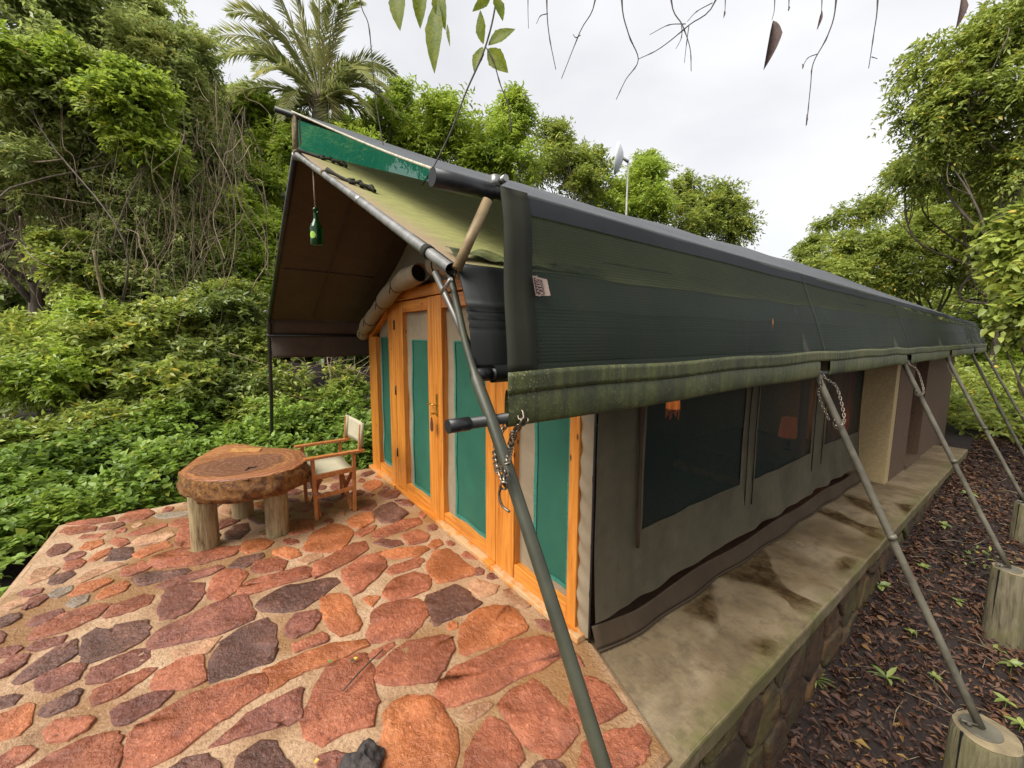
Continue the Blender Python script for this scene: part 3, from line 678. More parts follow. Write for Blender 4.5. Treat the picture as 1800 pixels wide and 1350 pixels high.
# rafters and ridge tube
R_ap = np.array((XC, Y0, AZ)); R_r = np.array((EX+.0, Y0, EZ)); R_l = np.array((EXL, Y0, EZ))
b = MB(); dd = (R_r-R_ap); b.tube([R_ap-(0, 0, .01), R_ap+dd*.62, R_ap+dd*1.0], .0165, 14, False); b.tube([R_ap+dd*.3, R_ap+dd*1.0], .0135, 14, False); b.build('rafter_tube', M_steel, tent, True)
b = MB(); b.tube([R_ap+dd*.62, R_ap+dd*.65], .0175, 14); b.build('tube_joint', M_steel, tent, True)
b = MB(); b.tube([R_ap-(0, 0, .02), R_l-(0, 0, .02)], .020, 12); b.build('rafter_tube', M_poledark, tent, True)
b = MB(); b.tube([(XC, Y0-.02, AZ-.03), (XC, YB, AZ-.03)], .022, 12); b.build('ridge_tube', M_steel, tent, True)
for t, m_ in ((.02, M_rope), (.36, M_rope), (.93, M_band)):
    b = MB(); c = R_ap+dd*t; dn = dd/np.linalg.norm(dd)
    for k in range(3 if t < .9 else 1): 
        w_ = .007 if t < .9 else .03
        b.tube([c+dn*k*.012, c+dn*(k*.012+w_)], .020, 12)
    b.build('lashing', m_, tent, True)
b = MB(); b.grid(lambda u, v: tuple(np.array(roof_pt(.955+.035*v+.012*math.sin(u*23)*(v < .5), Y0+.03+.62*u, .034+.006*math.sin(u*31+v*5)))), 40, 4); b.build('torn_strip', M_hem, tent, True)
# knotted ropes lying on the porch sheet
for t0, t1, yy in ((.10, .17, .16), (.44, .52, .10)):
    b = MB(); pts = [R_ap+dd*(t0-.04)+(0, 0, .03)]
    for k in range(9):
        q = t0+(t1-t0)*k/8; pts.append(np.array(roof_pt(q, Y0+.03+yy*(.4+k/8*.9)+.02*math.sin(k*2.3), .03+.012*(k % 2))))
    b.tube(curve(pts, 3), [.009+.006*(i % 4 == 0) for i in range(len(curve(pts, 3)))], 6); b.build('knotted_rope', M_band, tent, True)
# brace under the rafter end
b = MB(); b.tube([at((765, 478), 'y', Y0+.02), at((800, 555), 'y', Y0+.05), at((842, 650), 'y', Y0+.06)], .0105, 12); b.build('brace_tube', plain('brace_steel', (.17, .16, .14), .4, .6, .1, .3, 12), tent, True)
b = MB(); b.tube([at((775, 515), 'y', Y0-.01), at((793, 490), 'y', Y0-.015)], .005, 8); b.build('bolt', M_steel, tent, True)

# front wall: timber frame, panels, doors
FW = thing.__call__ if False else None
def tbox(name, x0, x1, y0, y1, z0, z1, mat, parent, bw=.004):
    b = MB(); b.box(x0, x1, y0, y1, z0, z1); return bev(b.build(name, mat, parent), bw)
gable = link('front_wall', None, tent)
b = MB()
def gfn(u, v):
    x = -3.60+3.60*u; top = AZ-.03-abs(x-XC)/(EX-XC)*(AZ-EZ); z = 1.60+(top-1.60)*v
    return (x, .055+.01*fbm(x*5, z*4), z)
b.grid(gfn, 30, 8); b.build('gable_canvas', M_taupe, gable, True)
ZT = 1.93
for x0, x1, zt in ((-3.53, -3.40, 1.60), (-3.397, -3.27, 1.58), (-2.86, -2.675, ZT), (-.845, -.645, ZT), (-.155, -.085, 1.66)):
    tbox('post', x0, x1, -.03, .045, .0, zt, M_pine['z'], gable)
b = MB(); b.bar((-3.52, 0., 1.60), (-2.80, 0., 1.95), .072, .10); bev(b.build('diagonal_rail', M_pine['x'], gable), .004)
b = MB(); b.bar((-.10, 0., 1.64), (-.72, 0., 1.95), .072, .10); bev(b.build('diagonal_rail', M_pine['x'], gable), .004)
tbox('header_beam', -2.90, -.62, -.034, .049, 1.935, 2.03, M_pine['x'], gable)
tbox('sill_rail', -3.265, -2.862, -.026, .04, .035, .13, M_pine['x'], gable)
tbox('sill_rail', -.643, -.158, -.026, .04, .035, .13, M_pine['x'], gable)
tbox('threshold', -3.55, -2.69, -.075, .03, .001, .036, M_sillwood, gable)
tbox('threshold', -1.70, -.86, -.075, .03, .001, .036, M_sillwood, gable)
tbox('threshold', -2.688, -1.702, -.06, .03, .001, .036, M_pine['x'], gable)
tbox('threshold', -.858, -.02, -.075, .03, .001, .036, M_sillwood, gable)
def panel(parent, x0, x1, z0, z1, mx0, mx1, mz0, mz1, y=.02, seed=0):
    """canvas sheet with a sewn-in green mesh window"""
    b = MB(); w = lambda x, z: y+.007*math.sin(x*9+seed)*math.sin(z*3+seed)+.004*fbm(x*14, z*5, seed)+.004*math.sin((x*1.6+z)*11+seed*2)*math.sin(z*2.1+seed)+.008*math.sin(x*21+seed)*max(0, .45-z)
    def rect(a0, a1, c0, c1, nx, nz, dy=0):
        b.grid(lambda u, v: (a0+(a1-a0)*u, w(a0+(a1-a0)*u, c0+(c1-c0)*v)+dy, c0+(c1-c0)*v), nx, nz)
    if mx0-x0 > .002: rect(x0, mx0, z0, z1, 3, 24)
    if x1-mx1 > .002: rect(mx1, x1, z0, z1, 3, 24)
    rect(mx0, mx1, z0, mz0, 8, 3); rect(mx0, mx1, mz1, z1, 8, 5)
    o = b.build('canvas_panel', M_taupe, parent, True)
    b = MB(); b.grid(lambda u, v: (mx0+(mx1-mx0)*u, w(mx0+(mx1-mx0)*u, mz0+(mz1-mz0)*v)+.002, mz0+(mz1-mz0)*v), 10, 24); b.build('mesh_window', M_mesh, o, True)
    b = MB(); q = .024
    for (a0, a1, c0, c1) in ((mx0-.004, mx0+q, mz0, mz1), (mx1-q, mx1+.004, mz0, mz1), (mx0+q, mx1-q, mz0-.004, mz0+q), (mx0+q, mx1-q, mz1-q*.4, mz1+.004)):
        n1, n2 = (2, 24) if c1-c0 > a1-a0 else (10, 2)
        b.grid(lambda u, v: (a0+(a1-a0)*u, w(a0+(a1-a0)*u, c0+(c1-c0)*v)-.004, c0+(c1-c0)*v), n1, n2)
    b.build('mesh_binding', M_meshedge, o, True)
    b = MB(); b.grid(lambda u, v: (x0+(x1-x0)*u, y+.045, z0+(z1-z0)*v), 2, 6); 
    return o
panel(gable, -3.27, -2.86, .12, 1.62, -3.235, -2.875, .16, 1.58, seed=1)
panel(gable, -.645, -.155, .12, 1.70, -.50, -.185, .18, 1.58, seed=2)
b = MB(); b.add([(-3.27, .022, 1.60), (-2.86, .022, 1.60), (-2.86, .022, 1.93), (-3.27, .022, 1.72)], [(0, 1, 2, 3)]); b.build('canvas_panel', M_taupe, gable)
b = MB(); b.add([(-.645, .022, 1.69), (-.155, .022, 1.69), (-.155, .022, 1.72), (-.645, .022, 1.93)], [(0, 1, 2, 3)]); b.build('canvas_panel', M_taupe, gable)
def door(name, x0, x1, sl_, sr_, mx0, mx1, seed):
    d = link(name, None, tent)
    tbox('stile', x0, x0+sl_, -.028, .04, .04, 1.925, M_pine['z'], d); tbox('stile', x1-sr_, x1, -.028, .04, .04, 1.925, M_pine['z'], d)
    tbox('top_rail', x0+sl_+.001, x1-sr_-.001, -.024, .037, 1.82, 1.922, M_pine['x'], d)
    tbox('bottom_rail', x0+sl_+.001, x1-sr_-.001, -.024, .037, .042, .115, M_pine['x'], d)
    panel(d, x0+sl_-.005, x1-sr_+.005, .11, 1.83, mx0, mx1, .13, 1.56, seed=seed)
    return d
dl = door('door', -2.668, -1.772, .20, .125, -2.36, -1.90, 3)
dr = door('door', -1.768, -.852, .135, .125, -1.50, -1.02, 4)
for z in (.35, 1.0, 1.66):
    b = MB(); b.tube([(-2.672, -.034, z), (-2.672, -.034, z+.09)], .008, 8); b.build('hinge', M_black, dl, True)
hb = tbox('handle_plate', -1.742, -1.712, -.036, -.028, .93, 1.12, M_brass, dr, .003)
b = MB(); b.tube([(-1.727, -.036, 1.03), (-1.727, -.075, 1.03)], .008, 8); b.tube(curve([(-1.727, -.072, 1.03), (-1.775, -.076, 1.035), (-1.83, -.072, 1.028)], 4), .0075, 8); b.build('door_handle', M_brass, dr, True)
b = MB(); b.tube([(-1.727, -.036, .955), (-1.727, -.042, .955)], .010, 10); b.build('keyhole', M_brass, dr, True)
# corner canvas with puckered strip
b = MB(); b.grid(lambda u, v: (-.088+.088*u, -.012-.014*math.sin(u*math.pi)+.006*math.sin(v*95+u*4)*(1-u*.5)+.004*math.sin(v*37), .02+1.85*v), 7, 170); b.build('corner_strip', M_taupe, tent, True)
b = MB(); b.tube([(.004, -.012, z) for z in np.linspace(0, 1.85, 20)], .006, 6); b.build('corner_zip', M_black, tent, True)
b = MB(); b.grid(lambda u, v: (-3.60+.07*u, -.005+.008*math.sin(v*60), .02+1.6*v), 3, 90); b.build('corner_strip', M_skirt, tent, True)

# right side wall with three mesh windows
sw = link('side_wall', None, tent)
YW = 4.50
def wx(y, z):
    t = max(0, 1-z/.55)
    return .010*math.sin(y*3.1+1)*min(1, z*2+.2)+.006*fbm(y*7+z*1.5, z*2.5, 5)+.003*math.sin(y*17+z*3)+.018*t*math.sin(y*13+z*9)*math.sin(y*2.3)+.012*math.exp(-((y-.12-.25*max(0, .7-z))/.06)**2)-.010*math.exp(-((y-.24-.3*max(0, .7-z))/.05)**2)+.05*t*t
wins = [(.38, 1.60, .50, 1.62), (1.79, 3.01, .50, 1.62), (3.34, 4.42, .52, 1.62)]
b = MB()
def wrect(y0, y1, z0, z1, ny_, nz_): b.grid(lambda u, v: (wx(y0+(y1-y0)*u, z0+(z1-z0)*v), y0+(y1-y0)*u, z0+(z1-z0)*v), ny_, nz_)
ys = [0]+[q for w_ in wins for q in w_[:2]]+[YW]
for i in range(0, len(ys), 2): wrect(ys[i], ys[i+1], .12, 1.95, 10, 34)
for (a, c, z0, z1) in wins: wrect(a, c, .12, z0, 26, 10); wrect(a, c, z1, 1.95, 20, 5)
b.build('wall_canvas', M_olive, sw, True)
for (a, c, z0, z1) in wins:
    b = MB(); b.grid(lambda u, v: (wx(a+(c-a)*u, z0+(z1-z0)*v)-.004, a+(c-a)*u, z0+(z1-z0)*v), 18, 14); o = b.build('window_mesh', M_wmesh, sw, True)
    b = MB()
    for (p0, p1, q0, q1) in ((a-.012, a+.012, z0, z1), (c-.012, c+.012, z0, z1), (a, c, z0-.012, z0+.012)):
        b.grid(lambda u, v: (wx(p0+(p1-p0)*u, q0+(q1-q0)*v)+.004, p0+(p1-p0)*u, q0+(q1-q0)*v), 14, 14)
    b.build('window_binding', M_olive, o, True)
# tie strip left of the first window, thin window straps
b = MB(); b.tube([(.028, .325+.012*math.sin(z*3), z) for z in np.linspace(.43, 1.6, 14)], .011, 7); b.build('window_tie', M_skirt, sw, True)
for y in (1.66, 1.76, 3.06, 3.28):
    b = MB(); b.tube([(wx(y, .8)+.012, y+.01*math.sin(z*5), z) for z in np.linspace(.32, 1.6, 10)], .004, 5); b.build('window_cord', M_band, sw, True)
b = MB(); b.grid(lambda u, v: (.058+.040*u+.008*math.sin(v*41)*u+.005*math.sin(v*17)-.04*max(0, 1-v*14), -.01+(YW-.1)*v, .100-.105*u-.012*math.sin(v*23)*(1-u)), 8, 90); solid(b.build('ground_skirt', M_skirt, sw, True), .004)
b = MB(); b.tube([(.100+.008*math.sin(v*41)+.005*math.sin(v*17)-.04*max(0, 1-v*14), -.01+(YW-.1)*v, -.016) for v in np.linspace(0, 1, 70)], .008, 6); b.build('skirt_hem', M_skirt, sw, True)
b = MB(); b.grid(lambda u, v: (-3.60+.02*fbm(v*9, u*4), .02+7.4*u, .0+1.95*v), 20, 8); b.build('side_wall_far', M_brown, tent, True)
b = MB(); b.box(-3.5, -.02, 4.52, 4.56, 0, 1.9); b.build('inner_partition', M_brown, tent)
b = MB(); b.box(-3.58, -.01, .08, 4.5, -.02, -.004); b.build('groundsheet', M_floorin, tent)
# rolled-up door curtain over the front
def roll(name, pts, seed, openend):
    C_ = curve(pts, 8); n = len(C_); rr = [.060+.022*i/n+.008*math.sin(i*.7+seed)-.012*(i % 6 == 5) for i in range(n)]; rr[0] = .025
    b = MB(); b.tube(C_, rr, 16, False); o = b.build(name, M_taupe, gable, True); solid(o, .004)
    b = MB(); b.tube([C_[-1]-(C_[-1]-C_[-3])*.6, C_[-1]-(C_[-1]-C_[-3])*.58], rr[-1]*.93, 16); b.build('roll_dark_disc', M_black, o, True)  # black disc set inside the roll end, painted shade for its hollow
    for k in (5, 11, 17, 23):
        if k < n-2:
            b = MB(); dv = C_[k+1]-C_[k]; dv /= np.linalg.norm(dv); b.tube([C_[k]-dv*.006, C_[k]+dv*.006], rr[k]+.006, 14)
            b.tube(curve([C_[k]+(0, -rr[k], 0), C_[k]+(.02, -rr[k]-.015, -.03), C_[k]+(-.01, -rr[k]-.01, -.07)], 3), .004, 5); b.build('curtain_tie', M_band, o, True)
    return o
roll('rolled_curtain', [(-3.62, -.07, 1.60), (-3.36, -.11, 1.695), (-2.80, -.12, 1.90), (-2.25, -.13, 2.06), (-1.76, -.14, 2.10)], 1., True)
roll('rolled_curtain', [(-.05, -.07, 1.68), (-.5, -.10, 1.88), (-1.0, -.12, 2.03), (-1.50, -.13, 2.13)], 2.4, True)

# ------------------------------------------------------------------ shade net (flysheet) over the tent
fly = thing('shade_net', 'dark green shade net flysheet stretched over the tent roof', 'shade net')
FZ, FX, FEZ = 3.055, .36, 2.0; PX, PZ = .52, 1.44; YE = 8.95; YF = -.84
def eavez(y): return FEZ-.0135*(y+.9)
def ridgez(y): return FZ-.045*min(1, max(0, (y+.97)/2.2))-.02*math.sin((y+.97)/2.1*math.pi)**2
def pipez(y): return PZ+.012*min(1, (y+1)/2)-.006*(y > 3)
def slope_pt(u, y, side=1):          # u 0 ridge .. 1 eave
    z0, z1 = ridgez(y), eavez(y); x = XC+(FX-XC)*u
    sag = -.025*math.sin(u*math.pi)-.016*math.sin((y+.97)/2.1*math.pi)**2*u
    return (x if side > 0 else 2*XC-x, y, z0+(z1-z0)*u+sag)
def fronty(u): return Y0+(YF-Y0)*u+.10*math.sin(u*math.pi)
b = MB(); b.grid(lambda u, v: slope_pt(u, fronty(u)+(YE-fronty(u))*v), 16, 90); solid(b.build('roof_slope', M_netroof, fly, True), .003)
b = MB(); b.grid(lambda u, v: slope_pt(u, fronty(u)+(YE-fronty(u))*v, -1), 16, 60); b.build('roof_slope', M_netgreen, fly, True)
b = MB(); b.tube([np.array(slope_pt(u, fronty(u)-.004))+(0, 0, .004) for u in np.linspace(0.0, .97, 26)], .006, 6); b.build('front_rope', plain('edge_rope', (.42, .38, .28), .8, 0, .3, .3, 60), fly, True)
b = MB(); b.tube([np.array(slope_pt(u, fronty(u)+.002, -1))+(0, 0, .004) for u in np.linspace(0.0, .97, 26)], .009, 6); b.build('front_rope', M_band, fly, True)
def drop_pt(u, y):                   # side drop, 0 eave .. 1 lower pipe
    z0, z1 = eavez(y), pipez(y)+.06; bulge = .02*math.sin(u*math.pi)*math.sin((y+.9)*1.5)
    wr = .006*math.sin(u*9+y*4)*math.sin(y*2.7)
    return (FX+.012+(PX-FX)*max(u, 0)**.9+bulge+wr, y, z0+(z1-z0)*u)
def nfy(u): return YF-.088*min(1, max(0, u))
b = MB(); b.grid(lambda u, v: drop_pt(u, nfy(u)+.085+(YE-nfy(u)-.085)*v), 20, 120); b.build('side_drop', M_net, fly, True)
b = MB(); b.grid(lambda u, v: (lambda p: (p[0]+.004, p[1], p[2]))(drop_pt(u*.115, nfy(u*.115)+.085+(YE-YF)*v*.99)), 3, 90); b.build('eave_band', canvas_mat('eave_binding', (.008, .010, .012), (.014, .017, .019), rough=.7, wr=.2), fly, True)
b = MB(); b.grid(lambda u, v: (lambda p: (p[0]+.007, p[1]-.012*math.sin(v*math.pi)*0, p[2]))(drop_pt(v*1.0-.02, nfy(v)+.092*u)), 3, 24); solid(b.build('front_strap', M_band, fly, True), .005)
for y in (1.28, 3.36, 5.45, 7.5):
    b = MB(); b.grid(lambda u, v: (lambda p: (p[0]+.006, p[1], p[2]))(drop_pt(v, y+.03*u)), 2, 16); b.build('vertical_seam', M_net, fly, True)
# gathered hem and pipe sleeve, cut out at each pole
def hemp(u, y): z = pipez(y)+.072-.055*u; return (PX+.022+.0016*math.sin(y*150+u)+.0012*math.sin(y*263), y, z+.003*math.sin(y*7))
b = MB(); b.grid(lambda u, v: hemp(u, YF-.088+(YE-YF+.088)*v), 4, 900); solid(b.build('gathered_hem', M_hem, fly, True), .006)
cuts = [YF-.088, 1.20, 1.36, 3.26, 3.42, 5.38, 5.52, 7.45, 7.58, YE]
for i in range(0, len(cuts), 2):
    y0_, y1_ = cuts[i], cuts[i+1]; n = int((y1_-y0_)*14)
    def sl_pt(u, v):
        y = y0_+(y1_-y0_)*v; a = (-.15+1.25*u)*2*math.pi; r = .040; zz = pipez(y)-.022
        return (PX+.014+r*.24*math.cos(a-1.2)+.001*math.sin(y*31+a), y, zz+r*1.2*math.sin(a-1.2)+.003*math.sin(y*5))
    b = MB(); b.grid(lambda u, v: sl_pt(u*.8, v), 14, n); b.build('pipe_sleeve', M_hem, fly, True)
b = MB(); b.tube([(PX+.004, -1.06, PZ-.045), (PX+.004, YE+.1, PZ-.04)], .0138, 14); pipe_o = b.build('lower_pipe', M_poledark, fly, True)
b = MB(); b.tube([(PX+.004, -1.085, PZ-.045), (PX+.004, -1.03, PZ-.045)], .0165, 14); b.build('pipe_cap', M_black, pipe_o, True)
b = MB(); b.tube([(FX, -1.03, FEZ-.005), (FX, YF+.06, FEZ-.005), (FX, YE, eavez(YE)-.02)], .0185, 14); ep = b.build('eave_pole', M_poledark, fly, True)
b = MB(); b.tube([(FX, -1.035, FEZ-.005), (FX, -.855, FEZ-.005)], .0235, 16); b.build('pole_cap', M_black, ep, True)
b = MB(); b.tube([(FX, -.845, FEZ+.01), (FX, -.845, FEZ+.04)], .014, 10); b.tube([(FX-.015, -.83, FEZ+.026), (FX+.03, -.83, FEZ+.03)], .010, 8); b.build('eave_bolt', M_steel, ep, True)
b = MB(); b.tube([(XC, -1.09, FZ-.012), (XC, .3, FZ-.09), (XC, YE, ridgez(YE)-.09)], .018, 12); b.build('ridge_pole', M_poledark, fly, True)
b = MB(); b.tube([(XC, Y0+.005, AZ), (XC, Y0+.01, FZ-.02)], .019, 10); b.build('ridge_strut', M_rope, fly, True)
b = MB(); b.grid(lambda u, v: (XC+.02+.06*u, Y0+.03, AZ+.03+(FZ-AZ-.07)*v), 2, 4); b.build('ridge_strap', M_band, fly)
b = MB(); b.tube([at((803, 473), 'y', Y0+.005), at((857, 352), 'y', -.895)], .0135, 12); b.build('eave_strut', plain('bamboo_strut', (.25, .175, .085), .55, .1, .2, .3, 18), fly, True)
b = MB(); b.tube([(2*XC-FX-.1, Y0-.03, 1.86), (2*XC-FX+.12, Y0-.03, 1.86)], .012, 10); b.build('left_bracket', M_steel, fly, True)
def dropL(u, v):
    y = YF+(YE-YF)*v; p = drop_pt(u, y); return (2*XC-p[0]+.0, y, p[2])
# woven maker tag sewn into the strap
tg = link('maker_tag', None, fly)
YT = nfy(.53)
tw, th = .042, .055
def tagp(u, v): 
    q = drop_pt(.53+.0*v, YT+.088+tw*u); zz = drop_pt(.53, YT)[2]
    return (drop_pt(.5+.1*(1-v), YT+.09)[0]+.014+.012*u*u, YT+.088+tw*u, zz+th*(v-.5)-.010*u*(v-.2))
b = MB(); b.grid(tagp, 4, 4); b.build('tag_cloth', M_tagwhite, tg, True)
b = MB(); b.grid(lambda u, v: tuple(np.array(tagp(.04+.60*u, .10+.80*v))+(.0015, 0, 0)), 3, 3); b.build('tag_print', M_tagplum, tg, True)
def text(name, s, size, mat, loc, yax, zax, parent):
    c = bpy.data.curves.new(name, 'FONT'); c.body = s; c.size = size; c.align_x = 'CENTER'; c.align_y = 'CENTER'; c.extrude = .0003; c.materials.append(mat)
    o = bpy.data.objects.new(name, c); COL.objects.link(o); o.parent = parent
    X = Vector(yax).normalized(); Y = Vector(zax); Y = (Y-X*Y.dot(X)).normalized(); Z = X.cross(Y)
    m = Matrix((X, Y, Z)).transposed().to_4x4(); m.translation = Vector(loc)
    bpy.context.view_layer.update(); me = bpy.data.meshes.new_from_object(o.evaluated_get(bpy.context.evaluated_depsgraph_get())); bpy.data.objects.remove(o)
    me.transform(m); return link(name, me, parent)
for word, u in (('CANVAS', .22), ('KABIN', .46)):
    p0, p1, pc = np.array(tagp(u, .1)), np.array(tagp(u, .9)), np.array(tagp(u, .5))
    q0, q1 = np.array(tagp(u-.1, .5)), np.array(tagp(u+.1, .5))
    text('tag_lettering', word, .0155, M_tagwhite, tuple(pc+(.004, 0, 0)), tuple(p1-p0), tuple(q0-q1), tg)

# ------------------------------------------------------------------ slanting support poles, hooks, chains and stumps
FRY = [Y0, 1.25, 3.32, 5.42, 7.5, 9.0]
plabels = ['thick grey green support pole crossing in front of the pine doors', 'slanting grey support pole standing on the nearest stump', 'slanting grey support pole standing on the second nearest stump',
           'slanting support pole beyond the doorway, third from the terrace along the ledge', 'slanting support pole near the far end of the net, second from last', 'farthest slanting support pole at the tent end by the trees']
def hook(parent, p, d):
    b = MB(); p = np.array(p)
    b.tube(curve([p, p+np.array((-.018, -.008, .01)), p+np.array((-.028, -.010, .032)), p+np.array((-.022, -.010, .055))], 5), .0032, 7); b.build('hook', M_chain, parent, True)
for k, y in enumerate(FRY):
    sp = thing('support_pole', plabels[k], 'pole', 'slanting poles along the tent side')
    if k == 0:
        y += .012; pts = [at((788, 470), 'y', y+.0), at((802, 530), 'y', y), at((818, 600), 'y', y), at((838, 668), 'y', y), at((872, 762), 'y', y), at((965, 1045), 'y', y), at((1062, 1350), 'y', y)]
        pts.append(pts[-1]+(pts[-1]-pts[-2])*4.2)
        while pts[-1][2] < gz(pts[-1][0], y)-.1: pts[-1] = pts[-2]+(pts[-1]-pts[-2])*.97
        b = MB(); C_ = curve(pts, 6); b.tube(C_, [.0098 if q[2] > 1.50 else .0152 for q in C_], 16); b.build('tube', M_polefront, sp, True)
        hook(sp, at((896, 900), 'y', y-.012), 0)
    else:
        top = np.array((EX, y, EZ)); kn = np.array((.50, y, 1.42)); ft = np.array((1.275, y, -.19+.02*(k > 1)))
        if k >= 2: ft = np.array((1.24, y, -.15))
        if k >= 4: ft = np.array((1.30, y, gz(1.3, y)-.02))
        C_ = curve([top, (.42, y, 1.6), kn, kn+(ft-kn)*.5+(-.008, .01, 0), ft], 6); b = MB(); b.tube(C_, .0175, 12); b.build('tube', M_pole, sp, True)
        if k < 4:
            b = MB(); c = kn+(ft-kn)*.52; dv = (ft-kn)/np.linalg.norm(ft-kn); b.tube([c-dv*.012, c, c+dv*.012], [.019, .0215, .019], 12); b.build('weld_ring', M_pole, sp, True)
        hook(sp, kn+(ft-kn)*.20+(-.01, -.01, 0), 0)
        if k < 4:
            b = MB(); b.tube([ft-(0, 0, .012), ft+(0, 0, .0)], .07, 20); b.build('foot_plate', M_pole, sp, True)
            b = MB(); b.tube([ft+(-.035, -.03, 0), ft+(-.035, -.03, .018)], .012, 6); b.tube([ft+(-.06, -.05, .02), ft+(-.01, -.015, .012)], .006, 6); b.build('foot_bolt', M_pole, sp, True)
slabels = {1: 'weathered log stump under the nearest slanting pole at the lower right corner', 2: 'weathered log stump under the second slanting pole at the right edge', 3: 'small far log stump under the third slanting pole beside the ferny litter'}
for k in (1, 2, 3):
    y = FRY[k]; cx_ = (1.275, 1.24, 1.24)[k-1]+.02; zt = (-.20, -.16, -.16)[k-1]; rg = np.random.default_rng(20+k); r0 = (.118, .105, .10)[k-1]
    s_ = thing('log_stump', slabels[k], 'stump', 'stumps carrying the slanting poles'); n = 28; ph = rg.random(4)*6
    rad = lambda a, z: r0*(1+.05*math.sin(2*a+ph[0])+.025*math.sin(5*a+ph[1])+.012*math.sin(11*a+ph[2]))*(1+.06*(zt-z))
    zs = [zt-1.1, zt-.4, zt-.2, zt-.02, zt]; b = MB()
    Vv = [(cx_+rad(2*math.pi*j/n, z)*(1 if i < 4 else .95)*math.cos(2*math.pi*j/n), y+rad(2*math.pi*j/n, z)*(1 if i < 4 else .95)*math.sin(2*math.pi*j/n), z+.03*math.cos(2*math.pi*j/n)*(i > 2)*0) for i, z in enumerate(zs) for j in range(n)]
    b.add(Vv, [(i*n+j, i*n+(j+1) % n, (i+1)*n+(j+1) % n, (i+1)*n+j) for i in range(4) for j in range(n)]); b.build('bark', M_stump, s_, True)
    b = MB(); b.add([(cx_+rad(2*math.pi*j/n, zt)*.955*math.cos(2*math.pi*j/n), y+rad(2*math.pi*j/n, zt)*.955*math.sin(2*math.pi*j/n), zt+.002) for j in range(n)]+[(cx_, y, zt+.003)], [(j, (j+1) % n, n) for j in range(n)]); b.build('sawn_top', M_stumptop, s_)
    b = MB(); a = -2.2
    b.tube([(cx_+rad(a, zt)*math.cos(a)*1.0, y+rad(a, zt)*math.sin(a)*1.0, z) for z in (zt+.004, zt-.2, zt-.5)], [.006, .004, .001], 5); b.build('drying_crack', M_black, s_)
def link_mesh(L=.026, W=.0145, r=.0027):
    pts = []; n = 14
    for i in range(n):
        a = 2*math.pi*i/n; x = math.cos(a)*W/2; z = math.sin(a)*W/2+(L-W)/2*(1 if math.sin(a) > 0 else -1); pts.append((x, 0, z))
    V, F = [], []; m = 6
    for i in range(n):
        p = np.array(pts[i]); t = np.array(pts[(i+1) % n])-np.array(pts[i-1]); t /= np.linalg.norm(t); nn = np.array((0, 1., 0)); bb = np.cross(t, nn)
        for j in range(m): a = 2*math.pi*j/m; V.append(p+r*(nn*math.cos(a)+bb*math.sin(a)))
    F = [(i*m+j, i*m+(j+1) % m, ((i+1) % n)*m+(j+1) % m, ((i+1) % n)*m+j) for i in range(n) for j in range(m)]
    return mesh('link', V, F, M_chain, True)
LM = link_mesh(); CHS = .8
def chain(label, paths, pitch=.0205, scale=1.):
    ch = thing('tie_chain', label, 'chain', 'chains tying the lower pipe to the poles')
    for pts in paths:
        C_ = np.array(curve(pts, 12)); S = np.concatenate([[0], np.cumsum(np.linalg.norm(np.diff(C_, axis=0), axis=1))]); n = int(S[-1]/(pitch*scale))
        for i in range(n):
            s0 = (i+.5)*pitch*scale; p = np.array([np.interp(s0, S, C_[:, q]) for q in range(3)]); p2 = np.array([np.interp(min(S[-1], s0+.004), S, C_[:, q]) for q in range(3)])
            d = Vector(p2-p); 
            if d.length < 1e-6: d = Vector((0, 0, -1))
            o = bpy.data.objects.new('link', LM); COL.objects.link(o); o.parent = ch
            o.matrix_world = Matrix.Translation(Vector(p)) @ d.to_track_quat('Z', 'X').to_matrix().to_4x4() @ Matrix.Rotation((i % 2)*math.pi/2+.4, 4, 'Z') @ Matrix.Scale(scale, 4)
    return ch
yc = -.885
hk = at((884, 860), 'y', Y0-.03)
chain('steel chain hanging in strands from the lower pipe in front of the doors',
      [[(PX+.0, yc, PZ-.02), (PX+.028, yc-.01, PZ-.05), at((893, 790), 'y', yc-.01), at((888, 840), 'y', Y0-.02), hk],
       [(PX-.02, yc+.005, PZ-.03), at((873, 780), 'y', yc-.03), at((877, 830), 'y', Y0-.025), hk+(0, .01, .0)],
       [(PX+.03, yc+.01, PZ-.05), at((905, 755), 'y', yc), at((898, 785), 'y', yc), at((891, 815), 'y', Y0-.03)]])
for k, lb in ((1, 'steel chain wrapped round the pole on the nearest stump'), (2, 'short steel chain at the top of the second stump pole'), (3, 'short steel chain at the top of the third stump pole')):
    y = FRY[k]; kn = np.array((.50, y, 1.42)); ft = np.array((1.275, y, -.19)); p = lambda t: kn+(ft-kn)*t
    ps = [[(PX, y+.03, PZ-.03), (PX+.035, y+.02, PZ-.07), (.60, y+.05, 1.32), p(.16)+(.03, .01, .01), p(.175)+(.02, -.03, -.01), p(.18)+(-.03, -.02, -.01)],
          [(PX-.01, y-.03, PZ-.03), (PX+.03, y-.03, PZ-.07), p(.09)+(-.03, -.02, 0), p(.17)+(-.03, -.02, -.01)]]
    if k > 1: ps = ps[:1] if k == 2 else ps[1:]
    chain(lb, ps, scale=CHS)
# left stay pole beyond the terrace
lp = thing('stay_pole', 'thin dark pole holding the left eave of the porch roof', 'pole')
b = MB(); b.tube(curve([(EXL+.02, Y0-.0, EZ), (EXL-.05, Y0, 1.62), (EXL-.12, Y0, 1.45), at((477, 700), 'y', Y0), at((478, 790), 'y', Y0), (-4.95, Y0, -.55)], 5), .0205, 10); b.build('tube', M_poledark, lp, True)

